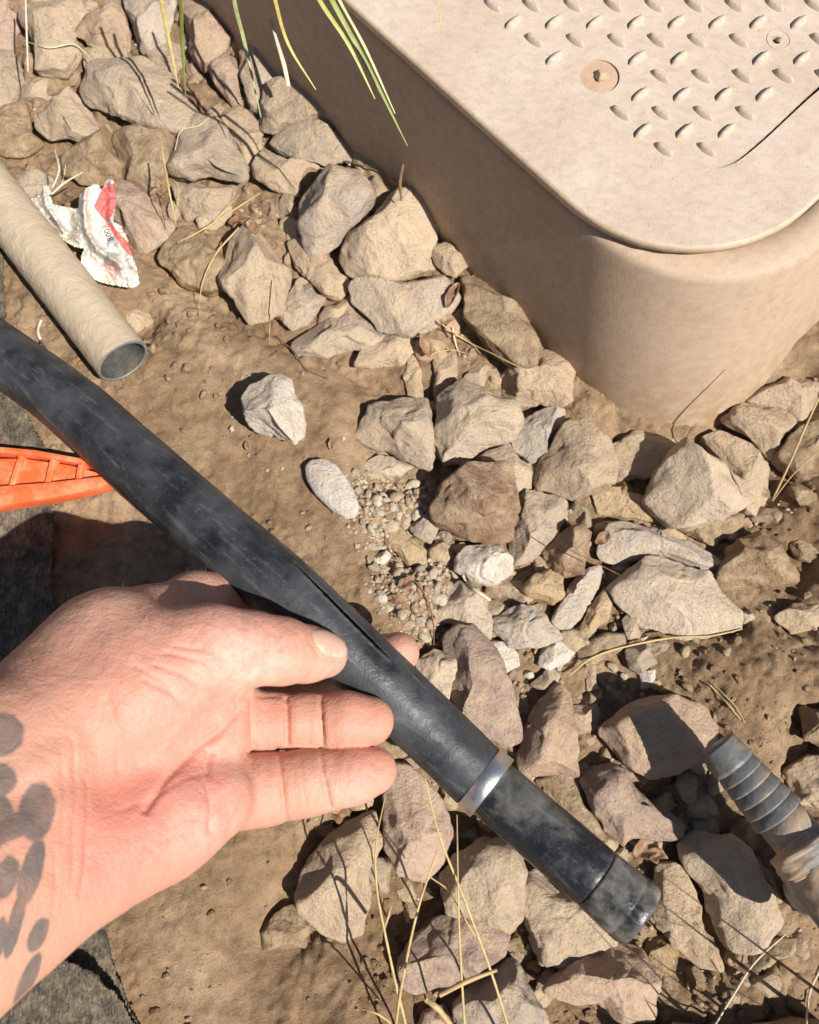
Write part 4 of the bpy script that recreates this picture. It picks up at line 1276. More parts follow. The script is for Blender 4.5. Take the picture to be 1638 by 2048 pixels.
# thumb nail, laid on the thumb surface
bvh = BVHTree.FromPolygons([tuple(v) for v in HV], [tuple(int(x) for x in q_) for q_ in HQ])
nailc = np.array([[(619, 1260), (628, 1285), (648, 1312)], [(645, 1256), (660, 1282), (668, 1316)], [(672, 1262), (684, 1287), (684, 1316)], [(690, 1274), (698, 1293), (694, 1312)]], float)
nu, nv_ = 16, 14
NG = np.zeros((nu, nv_, 2))
rows = [catmull(r_, nv_) for r_ in nailc]
for b in range(nv_):
    NG[:, b] = catmull([r_[b] for r_ in rows], nu)
NV = []
for a in range(nu):
    for b in range(nv_):
        d = ray(*NG[a, b])
        dn = Vector(d).normalized()
        hit = bvh.ray_cast(Vector((0, 0, CH)), dn)
        if hit[0] is None:
            hit = bvh.find_nearest(Vector(pt(*NG[a, b], 0.128)))
        edge = min(a, nu - 1 - a, 3) / 3.0 * min(b, nv_ - 1 - b, 3) / 3.0
        NV.append(np.array(hit[0]) + np.array(hit[1]) * (0.0009 * edge ** 0.4 - 0.0002))
NV = np.array(NV)
nq = [(a * nv_ + b, a * nv_ + b + 1, (a + 1) * nv_ + b + 1, (a + 1) * nv_ + b) for a in range(nu - 1) for b in range(nv_ - 1)]
nail = obj('thumbnail', mesh_np('thumbnail', NV - 0, nq), M['nail'], hand)

# short hairs along the back of the thumb root and the forearm edge
hr_ = np.random.RandomState(3)
cand = np.where((hpx[:, 0] < 470) & (hpx[:, 0] > -40) & (hn[:, 2] < 0.75) & (hn[:, 2] > -0.2) & (hn[:, 1] > 0.2) & (hpx[:, 1] < 1420))[0]
HVv, HFf, nb = [], [], 0
for k in hr_.choice(cand, 420):
    p0, n0 = HV[k], hn[k]
    d0 = n0 * 0.5 + np.array([0.75, 0.35, 0.1]) * 0.8 + hr_.normal(size=3) * 0.35
    d0 /= np.linalg.norm(d0)
    L_ = hr_.uniform(.0025, .0065)
    sd_ = np.cross(d0, n0)
    sd_ = sd_ / (np.linalg.norm(sd_) + 1e-9) * 0.00007
    for t_ in (0, .5, 1):
        q_ = p0 + d0 * L_ * t_ - n0 * L_ * .35 * t_ * t_
        HVv += [q_ - sd_ * (1.1 - t_), q_ + sd_ * (1.1 - t_)]
    HFf += [(nb, nb + 1, nb + 3, nb + 2), (nb + 2, nb + 3, nb + 5, nb + 4)]
    nb += 6
M['hair'] = simple('arm_hair', (0.10, 0.055, 0.03), 0.5, 0.2, 200)
hair = obj('arm_hair', mesh_np('arm_hair', np.array(HVv), HFf), M['hair'], hand)
hair['kind'] = 'stuff'

# ------------------------------------------------------------------ grey barbed fitting
fit_a, fit_b = pt(1433, 1490, .036), pt(1556, 1632, .040)
fax = fit_b - fit_a
FL = np.linalg.norm(fax)
fax /= FL
pxm = depth(1500, 1560, .038) / F
fitting = empty('barbed_fitting', (*pt(1560, 1650, 0)[:2], 0))
tag(fitting, 'grey ridged barbed pipe fitting on a dusty manifold, sticking out of the soil', 'pipe fitting')
FLc = np.array(fitting.location)
def along(name, prof, mat, o0=fit_a, axis=fax, nv=56, parent=fitting):
    pth = np.array([o0 + axis * s for s, r in prof]) - FLc
    return obj(name, tube_mesh(name, pth + np.outer(np.arange(len(pth)) * 1e-7, axis), [r for s, r in prof], nv, cap=True), mat, parent)
r0, r1 = 41 * pxm, 51 * pxm
tip_l = FL * 0.30
along('spigot_tip', [(0.006, r0 * .72), (0, r0 * .80), (0.0, r0 * 0.97), (0.0006, r0), (tip_l * .85, r0 * 1.10), (tip_l, r0 * 1.13), (tip_l + .0003, r0 * 1.02)], M['grey_pvc'])
stp = (FL - tip_l) / 5
for k in range(5):
    s = tip_l + stp * k
    ra = r0 * 1.04 + (r1 - r0) * k / 5
    along('barb_ring', [(s - .0004, ra * .95), (s, ra), (s + stp * .8, ra * 1.085), (s + stp * .93, ra * 1.10), (s + stp * .99, ra * 1.03), (s + stp, ra * .95)], M['grey_pvc'])
# dusty body: neck, collar, elbow, outlet
along('neck', [(FL - .002, r1 * .96), (FL + .010, r1 * .98), (FL + .012, r1 * .92)], M['dusty_fit'])
e0 = fit_b + fax * 0.010
def lumpy_tube(name, pts, rad, mat, seed, amp=0.0009, n=60, nv=48):
    P = catmull(pts, n)
    r = np.interp(np.linspace(0, 1, n), np.linspace(0, 1, len(rad)), rad)
    a = np.linspace(0, 2 * math.pi, nv, endpoint=False)
    g_ = np.column_stack([np.repeat(np.arange(n) * 0.16, nv), np.tile(np.cos(a), n) * 1.6, np.tile(np.sin(a), n) * 1.6]) + seed
    return obj(name, tube_mesh(name, P - FLc, r, nv, cap=True, radial=amp * fbm(g_, 3).reshape(n, nv)), mat, fitting)
e1 = pt(1668, 1785, .050)
e2 = pt(1790, 1930, .052)
lumpy_tube('manifold_body', [e0, e0 * .6 + e1 * .4, e1, e2], [r1 * .95, r1 * 1.12, r1 * 1.25, r1 * 1.2], M['dusty_fit'], 3, 0.0016)
lumpy_tube('collar', [pt(1596, 1690, .044), pt(1628, 1733, .046)], [r1 * 1.22, r1 * 1.26, r1 * 1.22], M['dusty_fit'], 8, 0.0011, 20)
lumpy_tube('outlet_leg', [pt(1640, 1740, .046), pt(1625, 1775, .02), pt(1618, 1790, -.03)], [r1 * 1.05, r1 * 1.0, r1], M['dusty_fit'], 12, 0.001, 30)
lumpy_tube('side_branch', [pt(1650, 1700, .05), pt(1720, 1690, .058), pt(1800, 1680, .06)], [r1 * .7, r1 * .6, r1 * .6], M['grey_pvc'], 15, 0.0006, 30)

# ------------------------------------------------------------------ orange stake
st_ = empty('orange_stake', (*pt(120, 965, 0)[:2], 0))
tag(st_, 'bright orange ribbed plastic stake lying on the fabric under the hose', 'stake')
SL = np.array(st_.location)
def slab(name, poly, z0, z1, mat, bev=0.0006):
    bm = bmesh.new()
    lo_ = [bm.verts.new(pt(x, y, z0 if np.isscalar(z0) else z0) - SL) for x, y in poly]
    tp = []
    cxy = np.mean(poly, axis=0)
    base = [pt(x, y, z0) for x, y in poly]
    hi_ = [bm.verts.new(np.array([b[0], b[1], z1]) - SL) for b in base]
    n = len(poly)
    bm.faces.new(hi_)
    bm.faces.new(lo_[::-1])
    for k in range(n):
        bm.faces.new((lo_[k], lo_[(k + 1) % n], hi_[(k + 1) % n], hi_[k]))
    bmesh.ops.recalc_face_normals(bm, faces=bm.faces)
    bmesh.ops.bevel(bm, geom=[e for e in bm.edges], offset=bev, segments=2, affect='EDGES', profile=0.5)
    me = bpy.data.meshes.new(name)
    bm.to_mesh(me)
    bm.free()
    for p in me.polygons:
        p.use_smooth = True
    return obj(name, me, mat, st_)
zb0 = 0.004
slab('web', [(-160, 925), (60, 925), (150, 938), (225, 958), (230, 978), (120, 990), (-160, 1000)], zb0 + .001, zb0 + .0082, M['orange'])
slab('flange', [(-160, 896), (0, 906), (90, 914), (190, 932), (236, 956), (230, 962), (185, 941), (88, 925), (0, 917), (-160, 908)], zb0, zb0 + .0125, M['orange'])
slab('flange', [(-160, 990), (0, 985), (120, 976), (238, 962), (246, 974), (200, 990), (125, 1006), (0, 1026), (-160, 1050)], zb0 + .0005, zb0 + .0120, M['orange'])
for x0, x1 in ((-62, -92), (58, 36), (122, 106), (178, 166)):
    slab('rib', [(x0 - 5, 918), (x0 + 6, 922), (x1 + 8, 986), (x1 - 6, 988)], zb0 + .001, zb0 + .0105, M['orange'], 0.0008)
slab('tip', [(236, 958), (262, 986), (274, 1002), (262, 1008), (240, 985)], zb0 + .001, zb0 + .009, M['orange'])

# ------------------------------------------------------------------ landscape fabric
def sheet(name, poly, zoff, amp, label, group=None, step=3.6, fold=None):
    P = np.array(poly, float)
    xs = np.arange(P[:, 0].min(), P[:, 0].max() + step, step)
    ys = np.arange(P[:, 1].min(), P[:, 1].max() + step, step)
    X, Y = np.meshgrid(xs, ys, indexing='ij')
    pp = np.column_stack([X.ravel(), Y.ravel()])
    jag = pp + 5 * np.column_stack([pnoise(np.column_stack([pp / 22, np.zeros(len(pp))])), pnoise(np.column_stack([pp / 22 + 9, np.zeros(len(pp))]))])
    ins_ = in_poly(jag, poly)
    w = flat0(pp)
    z = ground_h(w[:, :2], False) + zoff + amp * fbm(np.column_stack([w[:, :2] * 26, np.zeros(len(w))]), 3) + 0.0012 * fbm(np.column_stack([w[:, :2] * 120, np.zeros(len(w))]), 2)
    if fold is not None:
        z += fold(pp)
    w = np.column_stack([w[:, :2], z])
    ny = len(ys)
    q = []
    I = ins_.reshape(len(xs), ny)
    for a in range(len(xs) - 1):
        for b in range(ny - 1):
            if I[a, b] and I[a + 1, b] and I[a, b + 1] and I[a + 1, b + 1]:
                q.append((a * ny + b, a * ny + b + 1, (a + 1) * ny + b + 1, (a + 1) * ny + b))
    q = np.array(q)
    used = np.unique(q)
    mp = np.full(len(w), -1)
    mp[used] = np.arange(len(used))
    o = obj(name, mesh_np(name, w[used], mp[q]), M['fabric'])
    so = o.modifiers.new('solid', 'SOLIDIFY')
    so.thickness = 0.0009
    tag(o, label, 'fabric', group)
    return o
sheet('landscape_fabric', [(-200, 430), (8, 500), (16, 640), (45, 800), (100, 900), (108, 1010), (106, 1110), (120, 1300), (170, 1600), (215, 1800), (226, 1880), (236, 1920), (252, 1970), (272, 2020), (320, 2120), (-200, 2150)], 0.0035, 0.003, 'dark grey weed fabric spread under the orange stake')
sheet('fabric_flap', [(-200, 1830), (90, 1880), (140, 1895), (185, 1908), (222, 1925), (240, 1952), (262, 1985), (285, 2040), (330, 2120), (-200, 2160)], 0.009, 0.004, 'torn dark grey fabric flap folded over the weed fabric below the wrist',
      fold=lambda pp: 0.006 * np.exp(-seg_dist(pp, [(-200, 1830), (90, 1882), (185, 1910), (240, 1955)]) / 30))

# ------------------------------------------------------------------ filler stones low in the heaps
HEAPS = [
 ([(-20, -20), (470, -20), (560, 160), (800, 380), (1080, 700), (1040, 760), (700, 700), (560, 640), (440, 480), (330, 420), (240, 340), (60, 330), (-20, 260)],
  80, 'small half-hidden stone low between the heaped rocks along the box', 'small stones low in the heap along the box'),
 ([(870, 740), (1130, 790), (1240, 860), (1400, 880), (1638, 760), (1638, 1010), (1400, 1060), (1330, 1300), (1040, 1330), (880, 1240), (860, 950)],
  64, 'small half-hidden stone low between the rocks past the box corner', 'small stones low between the rocks past the corner'),
 ([(620, 1640), (800, 1540), (1040, 1380), (1200, 1400), (1420, 1500), (1480, 1660), (1638, 1900), (1500, 2010), (900, 2040), (780, 1800)],
  60, 'small half-hidden stone low between the rocks under the hose end', 'small stones low between the rocks under the hose end'),
]
fr = np.random.RandomState(5)
fill_me = []
for k in range(8):
    tab = 1 + 0.22 * np.sin(np.arange(120) / 120 * 4 * math.pi + fr.rand() * 6) + 0.12 * np.sin(np.arange(120) / 120 * 6 * math.pi + fr.rand() * 6)
    V, Fc = rock_shape(tab * 0.01, 0.0145, 4, 8, fr)
    me = mesh_np('stone', V, Fc)
    me.materials.append(M['rock'])
    fill_me.append(me)
placed = []
def clear_of(p, polys, margin):
    return not any(in_poly(np.array([[p[0] + dx, p[1] + dy] for dx, dy in ((0, 0), (margin, 0), (-margin, 0), (0, margin), (0, -margin))]), q).sum() > 1 for q in polys)
for poly, cnt, lb, gr in HEAPS:
    P = np.array(poly)
    got = tries = 0
    while got < cnt and tries < 1800:
        tries += 1
        p = P.min(0) + fr.rand(2) * (P.max(0) - P.min(0))
        r = fr.uniform(13, 46)
        if not in_poly(p[None], poly)[0] or not clear_of(p, rock_px, r * 0.55):
            continue
        if any(math.hypot(p[0] - q[0], p[1] - q[1]) < (r + q[2]) * 0.75 for q in placed):
            continue
        placed.append((p[0], p[1], r))
        g = pt(p[0], p[1], -0.005)
        o = bpy.data.objects.new('stone', fill_me[fr.randint(8)])
        COL.objects.link(o)
        s = r * depth(p[0], p[1], 0) / F / 0.01
        o.location = (g[0], g[1], gz(g[0], g[1]) - 0.0006 * s)
        o.scale = (s, s * fr.uniform(.75, 1), s * fr.uniform(.8, 1.2))
        o.rotation_euler = (fr.uniform(-.4, .4), fr.uniform(-.4, .4), fr.rand() * 6.28)
        o.color = (*(np.array(CL[('tan', 'brown', 'soil', 'grey', 'pink', 'tan')[fr.randint(6)]]) * fr.uniform(.85, 1.1)), 1)
        tag(o, lb, 'stone', gr)
        got += 1

# ------------------------------------------------------------------ gravel pebbles
peb_me = []
for k in range(10):
    tab = 1 + 0.2 * np.sin(np.arange(90) / 90 * 4 * math.pi + fr.rand() * 6) + 0.1 * np.sin(np.arange(90) / 90 * 6 * math.pi + fr.rand() * 6)
    V, Fc = rock_shape(tab * 0.004, 0.0062, 3, 5 if k % 3 else 0, fr, 0.5)
    me = mesh_np('gravel_pebble', V, Fc)
    me.materials.append(M['rock'])
    peb_me.append(me)
GRAV = [
 ([(705, 925), (830, 945), (880, 1040), (930, 1090), (900, 1180), (880, 1290), (840, 1290), (760, 1200), (735, 1120), (715, 1030)], 190, (6, 20), 'little mixed gravel pebble in the pale patch beside the smooth oval pebble', 'gravel pebbles beside the oval pebble',
  ('white', 'pale', 'cool', 'pink', 'tan', 'grey', 'white', 'pale')),
 ([(1030, 1130), (1150, 1150), (1330, 1260), (1340, 1400), (1040, 1420), (1030, 1300)], 46, (5, 14), 'little gravel pebble between the long straw and the hose', 'gravel pebbles around the long straw', ('white', 'pale', 'orange', 'tan', 'grey', 'cool')),
 ([(430, 720), (720, 740), (720, 900), (700, 1180), (480, 1000), (330, 800)], 16, (3, 7), 'tiny pebble scattered on the bare soil around the white rock', 'tiny pebbles on the bare soil', ('pale', 'pink', 'tan', 'white')),
 ([(1120, 1540), (1420, 1560), (1500, 1680), (1638, 1900), (1500, 2040), (1180, 2040), (1000, 1700)], 46, (4, 13), 'little earth-coloured pebble in the dirt around the pipe tip and fitting', 'pebbles around the pipe tip and fitting', ('soil', 'tan', 'brown', 'pink', 'orange')),
 ([(300, 560), (460, 600), (560, 700), (440, 800), (320, 790), (290, 680)], 26, (4, 12), 'brown soil clod on the crumbly ground at the cut end of the pipe', 'soil clods at the pipe end', ('soil', 'soil', 'brown')),
 ([(1080, 700), (1160, 800), (1300, 870), (1420, 860), (1300, 900), (1100, 840)], 18, (4, 12), 'brown soil clod at the foot of the box corner', 'soil clods at the box foot', ('soil', 'brown')),
 ([(1320, 1240), (1638, 1230), (1638, 1500), (1420, 1440)], 30, (4, 12), 'brown soil clod on the mud between the broad pale slab and the fitting', 'soil clods on the mud', ('soil', 'soil', 'tan')),
 ([(240, 1780), (620, 1680), (760, 1950), (760, 2040), (300, 2040)], 14, (3, 8), 'tiny pebble on the soil below the open hand', 'tiny pebbles below the hand', ('tan', 'soil', 'pale')),
]
for poly, cnt, (ra, rb_), lb, gr, cols in GRAV:
    P = np.array(poly)
    got = tries = 0
    mine = []
    while got < cnt and tries < 2500:
        tries += 1
        p = P.min(0) + fr.rand(2) * (P.max(0) - P.min(0))
        r = ra + (rb_ - ra) * fr.rand() ** 1.8
        if not in_poly(p[None], poly)[0] or not clear_of(p, rock_px, r * 0.5):
            continue
        if any(math.hypot(p[0] - q[0], p[1] - q[1]) < (r + q[2]) * 0.8 for q in mine):
            continue
        mine.append((p[0], p[1], r))
        g = pt(p[0], p[1], 0)
        zz = float(ground_h(g[None, :2])[0])
        o = bpy.data.objects.new('gravel_pebble', peb_me[fr.randint(10)])
        COL.objects.link(o)
        s = r * depth(p[0], p[1], 0) / F / 0.004
        o.location = (g[0], g[1], zz + 0.0016 * s)
        o.scale = (s, s * fr.uniform(.65, 1), s * fr.uniform(.7, 1.1))
        o.rotation_euler = (fr.uniform(-.5, .5), fr.uniform(-.5, .5), fr.rand() * 6.28)
        o.color = (*(np.array(CL[cols[fr.randint(len(cols))]]) * fr.uniform(.85, 1.12)), 1)
        tag(o, lb, 'pebble', gr)
        got += 1

# ------------------------------------------------------------------ loose soil crumbs (nobody could count them)
U1, F1 = ICO[1]
CV, CF = [], []
nb = 0
dens = fr.rand(20000, 2) * np.array([1760, 2160]) - 60
wd = flat0(dens)
keep = fbm(np.column_stack([wd[:, :2] * 22, np.zeros(len(wd))]), 3) > fr.uniform(-0.1, 0.6, len(wd))
bare = in_poly(dens, [(330, 620), (700, 720), (720, 1150), (500, 1010), (250, 860)])
keep &= ~(bare & (fr.rand(len(wd)) < 0.5))
keep &= ~(in_poly(dens, [(200, 1700), (640, 1660), (640, 2080), (200, 2100)]) & (fr.rand(len(wd)) < 0.8))
boxin = (wd[:, :2] @ BV > 0.2) & (wd[:, :2] @ BU < 0.02)
keep &= ~boxin
wd = wd[keep]
zz = ground_h(wd[:, :2])
for p, z in zip(wd, zz):
    s = 0.0004 + 0.0024 * fr.rand() ** 5
    V = U1 * (1 + fr.uniform(-.3, .3, (len(U1), 1))) * s * np.array([1, fr.uniform(.7, 1), fr.uniform(.6, .9)])
    CV.append(V + np.array([p[0], p[1], z + s * .3]))
    CF.append(F1 + nb)
    nb += len(U1)
crumb = obj('soil_crumbs', mesh_np('soil_crumbs', np.vstack(CV), np.vstack(CF), smooth=False), M['soil'])
crumb['kind'] = 'stuff'
crumb['label'] = 'loose brown soil crumbs scattered over the ground'
crumb['category'] = 'soil'

# fine pale gravel between the pebbles
chips = fr.rand(2600, 2) * np.array([260, 420]) + np.array([690, 890])
chips = chips[in_poly(chips + 14 * fr.normal(size=chips.shape), GRAV[0][0])]
more_ = fr.rand(9000, 2) * np.array([1640, 2050])
inh = np.zeros(len(more_), bool)
for hp_, *_r in HEAPS:
    inh |= in_poly(more_, hp_)
for rp2 in rock_px:
    inh &= ~in_poly(more_, rp2)
chips = np.vstack([chips, more_[inh]])
wc = flat0(chips)
zc_ = ground_h(wc[:, :2])
CV, CF, nb = [], [], 0
for p, z in zip(wc, zc_):
    s_ = 0.0004 + 0.0012 * fr.rand() ** 2.2
    CV.append(U1 * (1 + fr.uniform(-.35, .35, (len(U1), 1))) * s_ * np.array([1, fr.uniform(.6, 1), .7]) + np.array([p[0], p[1], z + s_ * .35]))
    CF.append(F1 + nb)
    nb += len(U1)
fg = obj('fine_gravel', mesh_np('fine_gravel', np.vstack(CV), np.vstack(CF), smooth=False), M['rock'])
fg.color = (.60, .50, .38, 1)
fg['kind'] = 'stuff'
fg['label'] = 'pale fine gravel chips between the pebbles and rocks'
fg['category'] = 'gravel'

# ------------------------------------------------------------------ grass blades, straws, twigs
def blade(name, pts, wpx, mat, label, cat, group=None, color=None, flat=True, thick=0.35):
    """pts: (px, py, z above the soil datum); wpx: widths along the blade"""
    P = np.array([pt(x, y, z) for x, y, z in pts])
    n = max(14, 7 * len(pts))
    C3 = catmull(P, n)
    dd = np.mean([depth(x, y, z) for x, y, z in pts]) / F
    wr = np.interp(np.linspace(0, 1, n), np.linspace(0, 1, len(wpx)), wpx) * 0.5 * dd
    tan_v, sd, nr = frames(C3)
    a = np.linspace(0, 2 * math.pi, 8, endpoint=False)
    th = thick
    V = C3[:, None, :] + wr[:, None, None] * (np.cos(a)[None, :, None] * sd[:, None, :] + th * np.sin(a)[None, :, None] * nr[:, None, :] + (0.25 * np.abs(np.cos(a)) ** 2)[None, :, None] * nr[:, None, :] * (1 if flat else 0))
    V = V.reshape(-1, 3)
    i_ = np.arange(n - 1)[:, None] * 8
    j_ = np.arange(8)[None, :]
    Q_ = np.stack([i_ + j_, i_ + 8 + j_, i_ + 8 + (j_ + 1) % 8, i_ + (j_ + 1) % 8], -1).reshape(-1, 4)
    org = C3[0].copy()
    o = obj(name, mesh_np(name, V - org, Q_), mat, None, org)
    if color:
        o.color = (*color, 1)
    tag(o, label, cat, group)
    return o
GR, YL, PG = (.20, .235, .055), (.47, .36, .105), (.55, .50, .27)
TG = 'grass blades hanging over the rocks and box'
B = lambda pts, w, col, lb: blade('wild_grass', pts, w, M['grass'], lb, 'grass', TG, col)
B([(300, -120, .10), (322, 0, .075), (338, 80, .06), (357, 176, .045)], [9, 8, 7, 2], YL, 'yellow grass blade with its tip on the large flat dusty rock')
B([(352, -130, .11), (362, 0, .085), (365, 90, .065), (371, 190, .045)], [10, 10, 9, 2], GR, 'straight green grass blade next to the yellow one over the flat dusty rock')
B([(452, -130, .11), (468, 0, .085), (490, 90, .065), (522, 235, .042)], [9, 9, 8, 2], (.30, .32, .15), 'grey-green grass blade in front of the upright grey-tan rock')
B([(535, -80, .10), (550, 0, .085), (577, 90, .065), (632, 180, .05)], [8, 8, 7, 2], YL, 'golden curved grass blade ending on the loaf-shaped rock')
B([(590, -100, .15), (638, 0, .13), (698, 92, .115), (750, 198, .10)], [11, 11, 9, 2], (.34, .33, .09), 'yellow-green blade in front of the box wall, shortest of three')
B([(610, -110, .16), (663, 0, .14), (738, 138, .12), (815, 292, .095)], [12, 12, 10, 2], GR, 'longest green blade in front of the box wall with yellow tip')
B([(625, -110, .17), (678, 0, .15), (732, 100, .13), (790, 227, .11)], [8, 8, 7, 2], PG, 'pale cream blade beside the longest green blade')
B([(868, -60, .16), (875, 0, .15), (886, 62, .14)], [5, 4, 1.5], YL, 'thin yellow blade over the box lid edge')
blade('dead_grass', [(540, 36, .03), (556, 90, .028), (568, 130, .025), (577, 172, .02)], [3, 7, 9, 8], M['pale_straw'], 'whitish dead leaf blade against the upright grey-tan rock', 'dead leaf')
SG = 'dry straws lying in the rocks'
bpy.context.view_layer.update()
_dg = bpy.context.evaluated_depsgraph_get()
def surf_z(x, y):
    hit = scene.ray_cast(_dg, Vector((0, 0, CH)), Vector(ray(x, y)).normalized())
    return hit[1].z if hit[0] else 0.0
def drape(pts):
    P2 = catmull([p[:2] for p in pts], 16)
    hz = np.array([surf_z(x, y) for x, y in P2])
    hz = np.minimum(hz, 0.045)
    mx_ = np.array([hz[max(0, k - 1):k + 2].max() for k in range(16)])
    sm = np.convolve(np.concatenate([[mx_[0]] * 2, mx_, [mx_[-1]] * 2]), [.15, .2, .3, .2, .15], 'valid')
    sm = np.maximum(sm, hz - 0.001) + 0.0012
    return [(x, y, z) for (x, y), z in zip(P2, sm)]
def straw(pts, w, lb, mat='straw', name='straw', cat='straw', grp=SG):
    if 'upright' not in lb and 'golden' not in lb and 'sticking' not in lb and 'leaning over' not in lb and 'root stub' not in lb and 'whitish' not in lb:
        return blade(name, drape(pts), [a * .72 for a in w], M[mat], lb, cat, grp, flat=False, thick=0.8)
    w = [a * .72 for a in w]
    pts = [(x, y, z * .8) for x, y, z in pts]
    return blade(name, pts, w, M[mat], lb, cat, grp, flat=False, thick=0.8)
straw([(50, -40, .05), (53, 60, .045), (56, 142, .03)], [6, 6, 4], 'pale upright straw standing between two rocks', 'pale_straw')
straw([(48, 82, .028), (98, 95, .036), (150, 90, .036), (190, 128, .02)], [3, 6, 4, 3], 'curled pale dry straw across the tall dusty rock', 'pale_straw')
straw([(325, 305, .03), (338, 380, .028), (352, 450, .012)], [5, 6, 3], 'upright tan straw beside the curly straw')
straw([(350, 300, .032), (362, 262, .03), (400, 250, .03), (425, 225, .022)], [2, 3, 3, 2], 'curly straw bent over the grey-tan split rock', 'pale_straw')
straw([(315, 380, .012), (335, 358, .018), (357, 375, .02), (350, 440, .012), (352, 452, .008)], [2, 3, 3, 2, 2], 'looped thin straw by the upright tan straw')
straw([(355, 485, .014), (400, 462, .018), (470, 418, .02), (520, 386, .02)], [3, 5, 5, 3], 'thick dry straw crossing the gap above the broad tan rock')
straw([(402, 470, .018), (430, 440, .02), (478, 390, .021)], [3, 4, 2], 'thin straw crossing the thick dry straw')
straw([(478, 455, .022), (430, 510, .02), (404, 570, .012), (398, 635, .006)], [6, 5, 3, 2], 'long bent straw curving down onto the bare soil')
straw([(545, 560, .012), (541, 620, .014), (538, 690, .006)], [3, 3, 2], 'short thin stem standing beside the grey layered slab')
straw([(105, 375, .03), (118, 340, .034), (110, 300, .034)], [6, 5, 2], 'pale curved straw sticking out behind the white paper', 'pale_straw')
straw([(103, 388, .03), (130, 365, .033), (166, 344, .034)], [7, 6, 3], 'thick pale straw leaning over the white paper', 'pale_straw')
straw([(122, 372, .028), (128, 350, .03), (131, 330, .03)], [3, 3, 2], 'short thin straw between the two pale ones at the paper', 'pale_straw')
straw([(872, 640, .02), (930, 680, .026), (990, 710, .026), (1040, 735, .03)], [4, 4, 4, 3], 'straight straw leaning from the brown earthy rock to the box corner')
straw([(905, 655, .022), (912, 690, .02), (920, 710, .015)], [5, 5, 3], 'short flat straw by the brown earthy rock', 'pale_straw')
straw([(868, 705, .02), (905, 700, .022), (945, 712, .016)], [3, 3, 2], 'thin straw lying across the narrow rocks')
straw([(690, 322, .034), (745, 338, .036), (805, 368, .03)], [5, 4, 3], 'bent twig across the tall boulder-like rock', 'twig', 'twig', 'twig', 'twigs among the rocks')
straw([(806, 330, .03), (800, 365, .03), (803, 402, .022)], [8, 10, 5], 'thick brown root stub by the box wall', 'twig', 'root', 'root', 'twigs among the rocks')
straw([(552, 672, .006), (590, 705, .006), (612, 738, .005), (658, 758, .004)], [3, 4, 4, 2], 'thin wavy root lying on bare soil', 'twig', 'root', 'root', 'twigs among the rocks')
straw([(1138, 1352, .010), (1180, 1318, .022), (1240, 1296, .032), (1340, 1276, .035), (1420, 1272, .03), (1485, 1258, .026)], [4, 6, 6, 6, 5, 3], 'long pale straw lying in front of the broad pale slab')
straw([(1545, 1000, .008), (1580, 925, .035), (1615, 845, .06), (1660, 750, .08)], [7, 7, 6, 4], 'thick golden stalk rising past the box corner rocks')
straw([(1545, 1002, .008), (1590, 945, .03), (1660, 880, .05)], [4, 4, 3], 'thinner golden stalk rising from the same foot')
straw([(1415, 2075, .01), (1470, 1985, .022), (1510, 1925, .03), (1572, 1868, .03)], [5, 6, 5, 3], 'pale straw in the dirt near the manifold', 'pale_straw')
straw([(1612, 2060, .02), (1620, 1985, .03), (1650, 1920, .03)], [7, 7, 5], 'short pale straw by the dusty manifold body', 'pale_straw')
straw([(1140, 1100, .018), (1180, 1120, .018), (1240, 1150, .014)], [3, 3, 2], 'thin dark stem under the long whitish rock', 'twig', 'twig', 'twig', 'twigs among the rocks')
straw([(820, 1150, .01), (850, 1190, .014), (866, 1240, .012), (868, 1290, .01)], [4, 5, 4, 3], 'dark curved twig across the gravel', 'twig', 'twig', 'twig', 'twigs among the rocks')
straw([(768, 1060, .01), (775, 1095, .014), (790, 1120, .01)], [4, 5, 3], 'thin curved twig beside the yellow-stained pebble', 'twig', 'twig', 'twig', 'twigs among the rocks')
straw([(925, 1150, .02), (940, 1172, .024), (980, 1200, .016)], [7, 10, 8], 'flat bent straw under the rounded white stone', 'pale_straw')
straw([(82, 640, .012), (76, 665, .014), (92, 700, .008)], [8, 9, 7], 'stubby broken straw between the pipe and the hose', 'pale_straw')
straw([(1420, 1370, .004), (1450, 1402, .005), (1482, 1440, .004)], [4, 4, 3], 'straw pressed in the mud above the barbed fitting')
straw([(1428, 1368, .005), (1470, 1412, .006), (1490, 1446, .004)], [3, 3, 2], 'second thin straw pressed in the same mud')
DG = 'dry grass stalks rising below the hose'
def stalk(pts, w, lb):
    w = [a * .68 for a in w]
    return blade('grass_stalk', pts, w, M['straw'], lb, 'dry grass', DG, flat=False, thick=0.85)
stalk([(822, 2110, .0), (811, 2048, .02), (792, 1970, .04), (768, 1857, .055), (754, 1779, .065), (752, 1690, .072), (771, 1590, .082)], [9, 9, 8, 7, 6, 4, 2], 'dry stalk leaning up to the tip of the little finger')
stalk([(786, 2110, .0), (792, 2048, .02), (806, 1956, .045), (835, 1822, .06), (875, 1700, .066)], [9, 8, 8, 7, 4], 'jointed dry stalk crossing the pinkish brown rock')
stalk([(934, 2110, .01), (929, 2048, .03), (918, 1849, .065), (914, 1630, .075)], [8, 8, 6, 2], 'straight upright dry stalk ending by the steel band')
stalk([(1035, 2110, .01), (1015, 2048, .03), (980, 1938, .05), (927, 1795, .065), (878, 1669, .075), (850, 1555, .085)], [9, 8, 8, 7, 6, 3], 'long slanting dry stalk reaching the hose')
stalk([(862, 1755, .05), (900, 1784, .05), (925, 1830, .05), (950, 1872, .045)], [4, 5, 5, 4], 'short kinked stalk between the long slanting and upright ones')
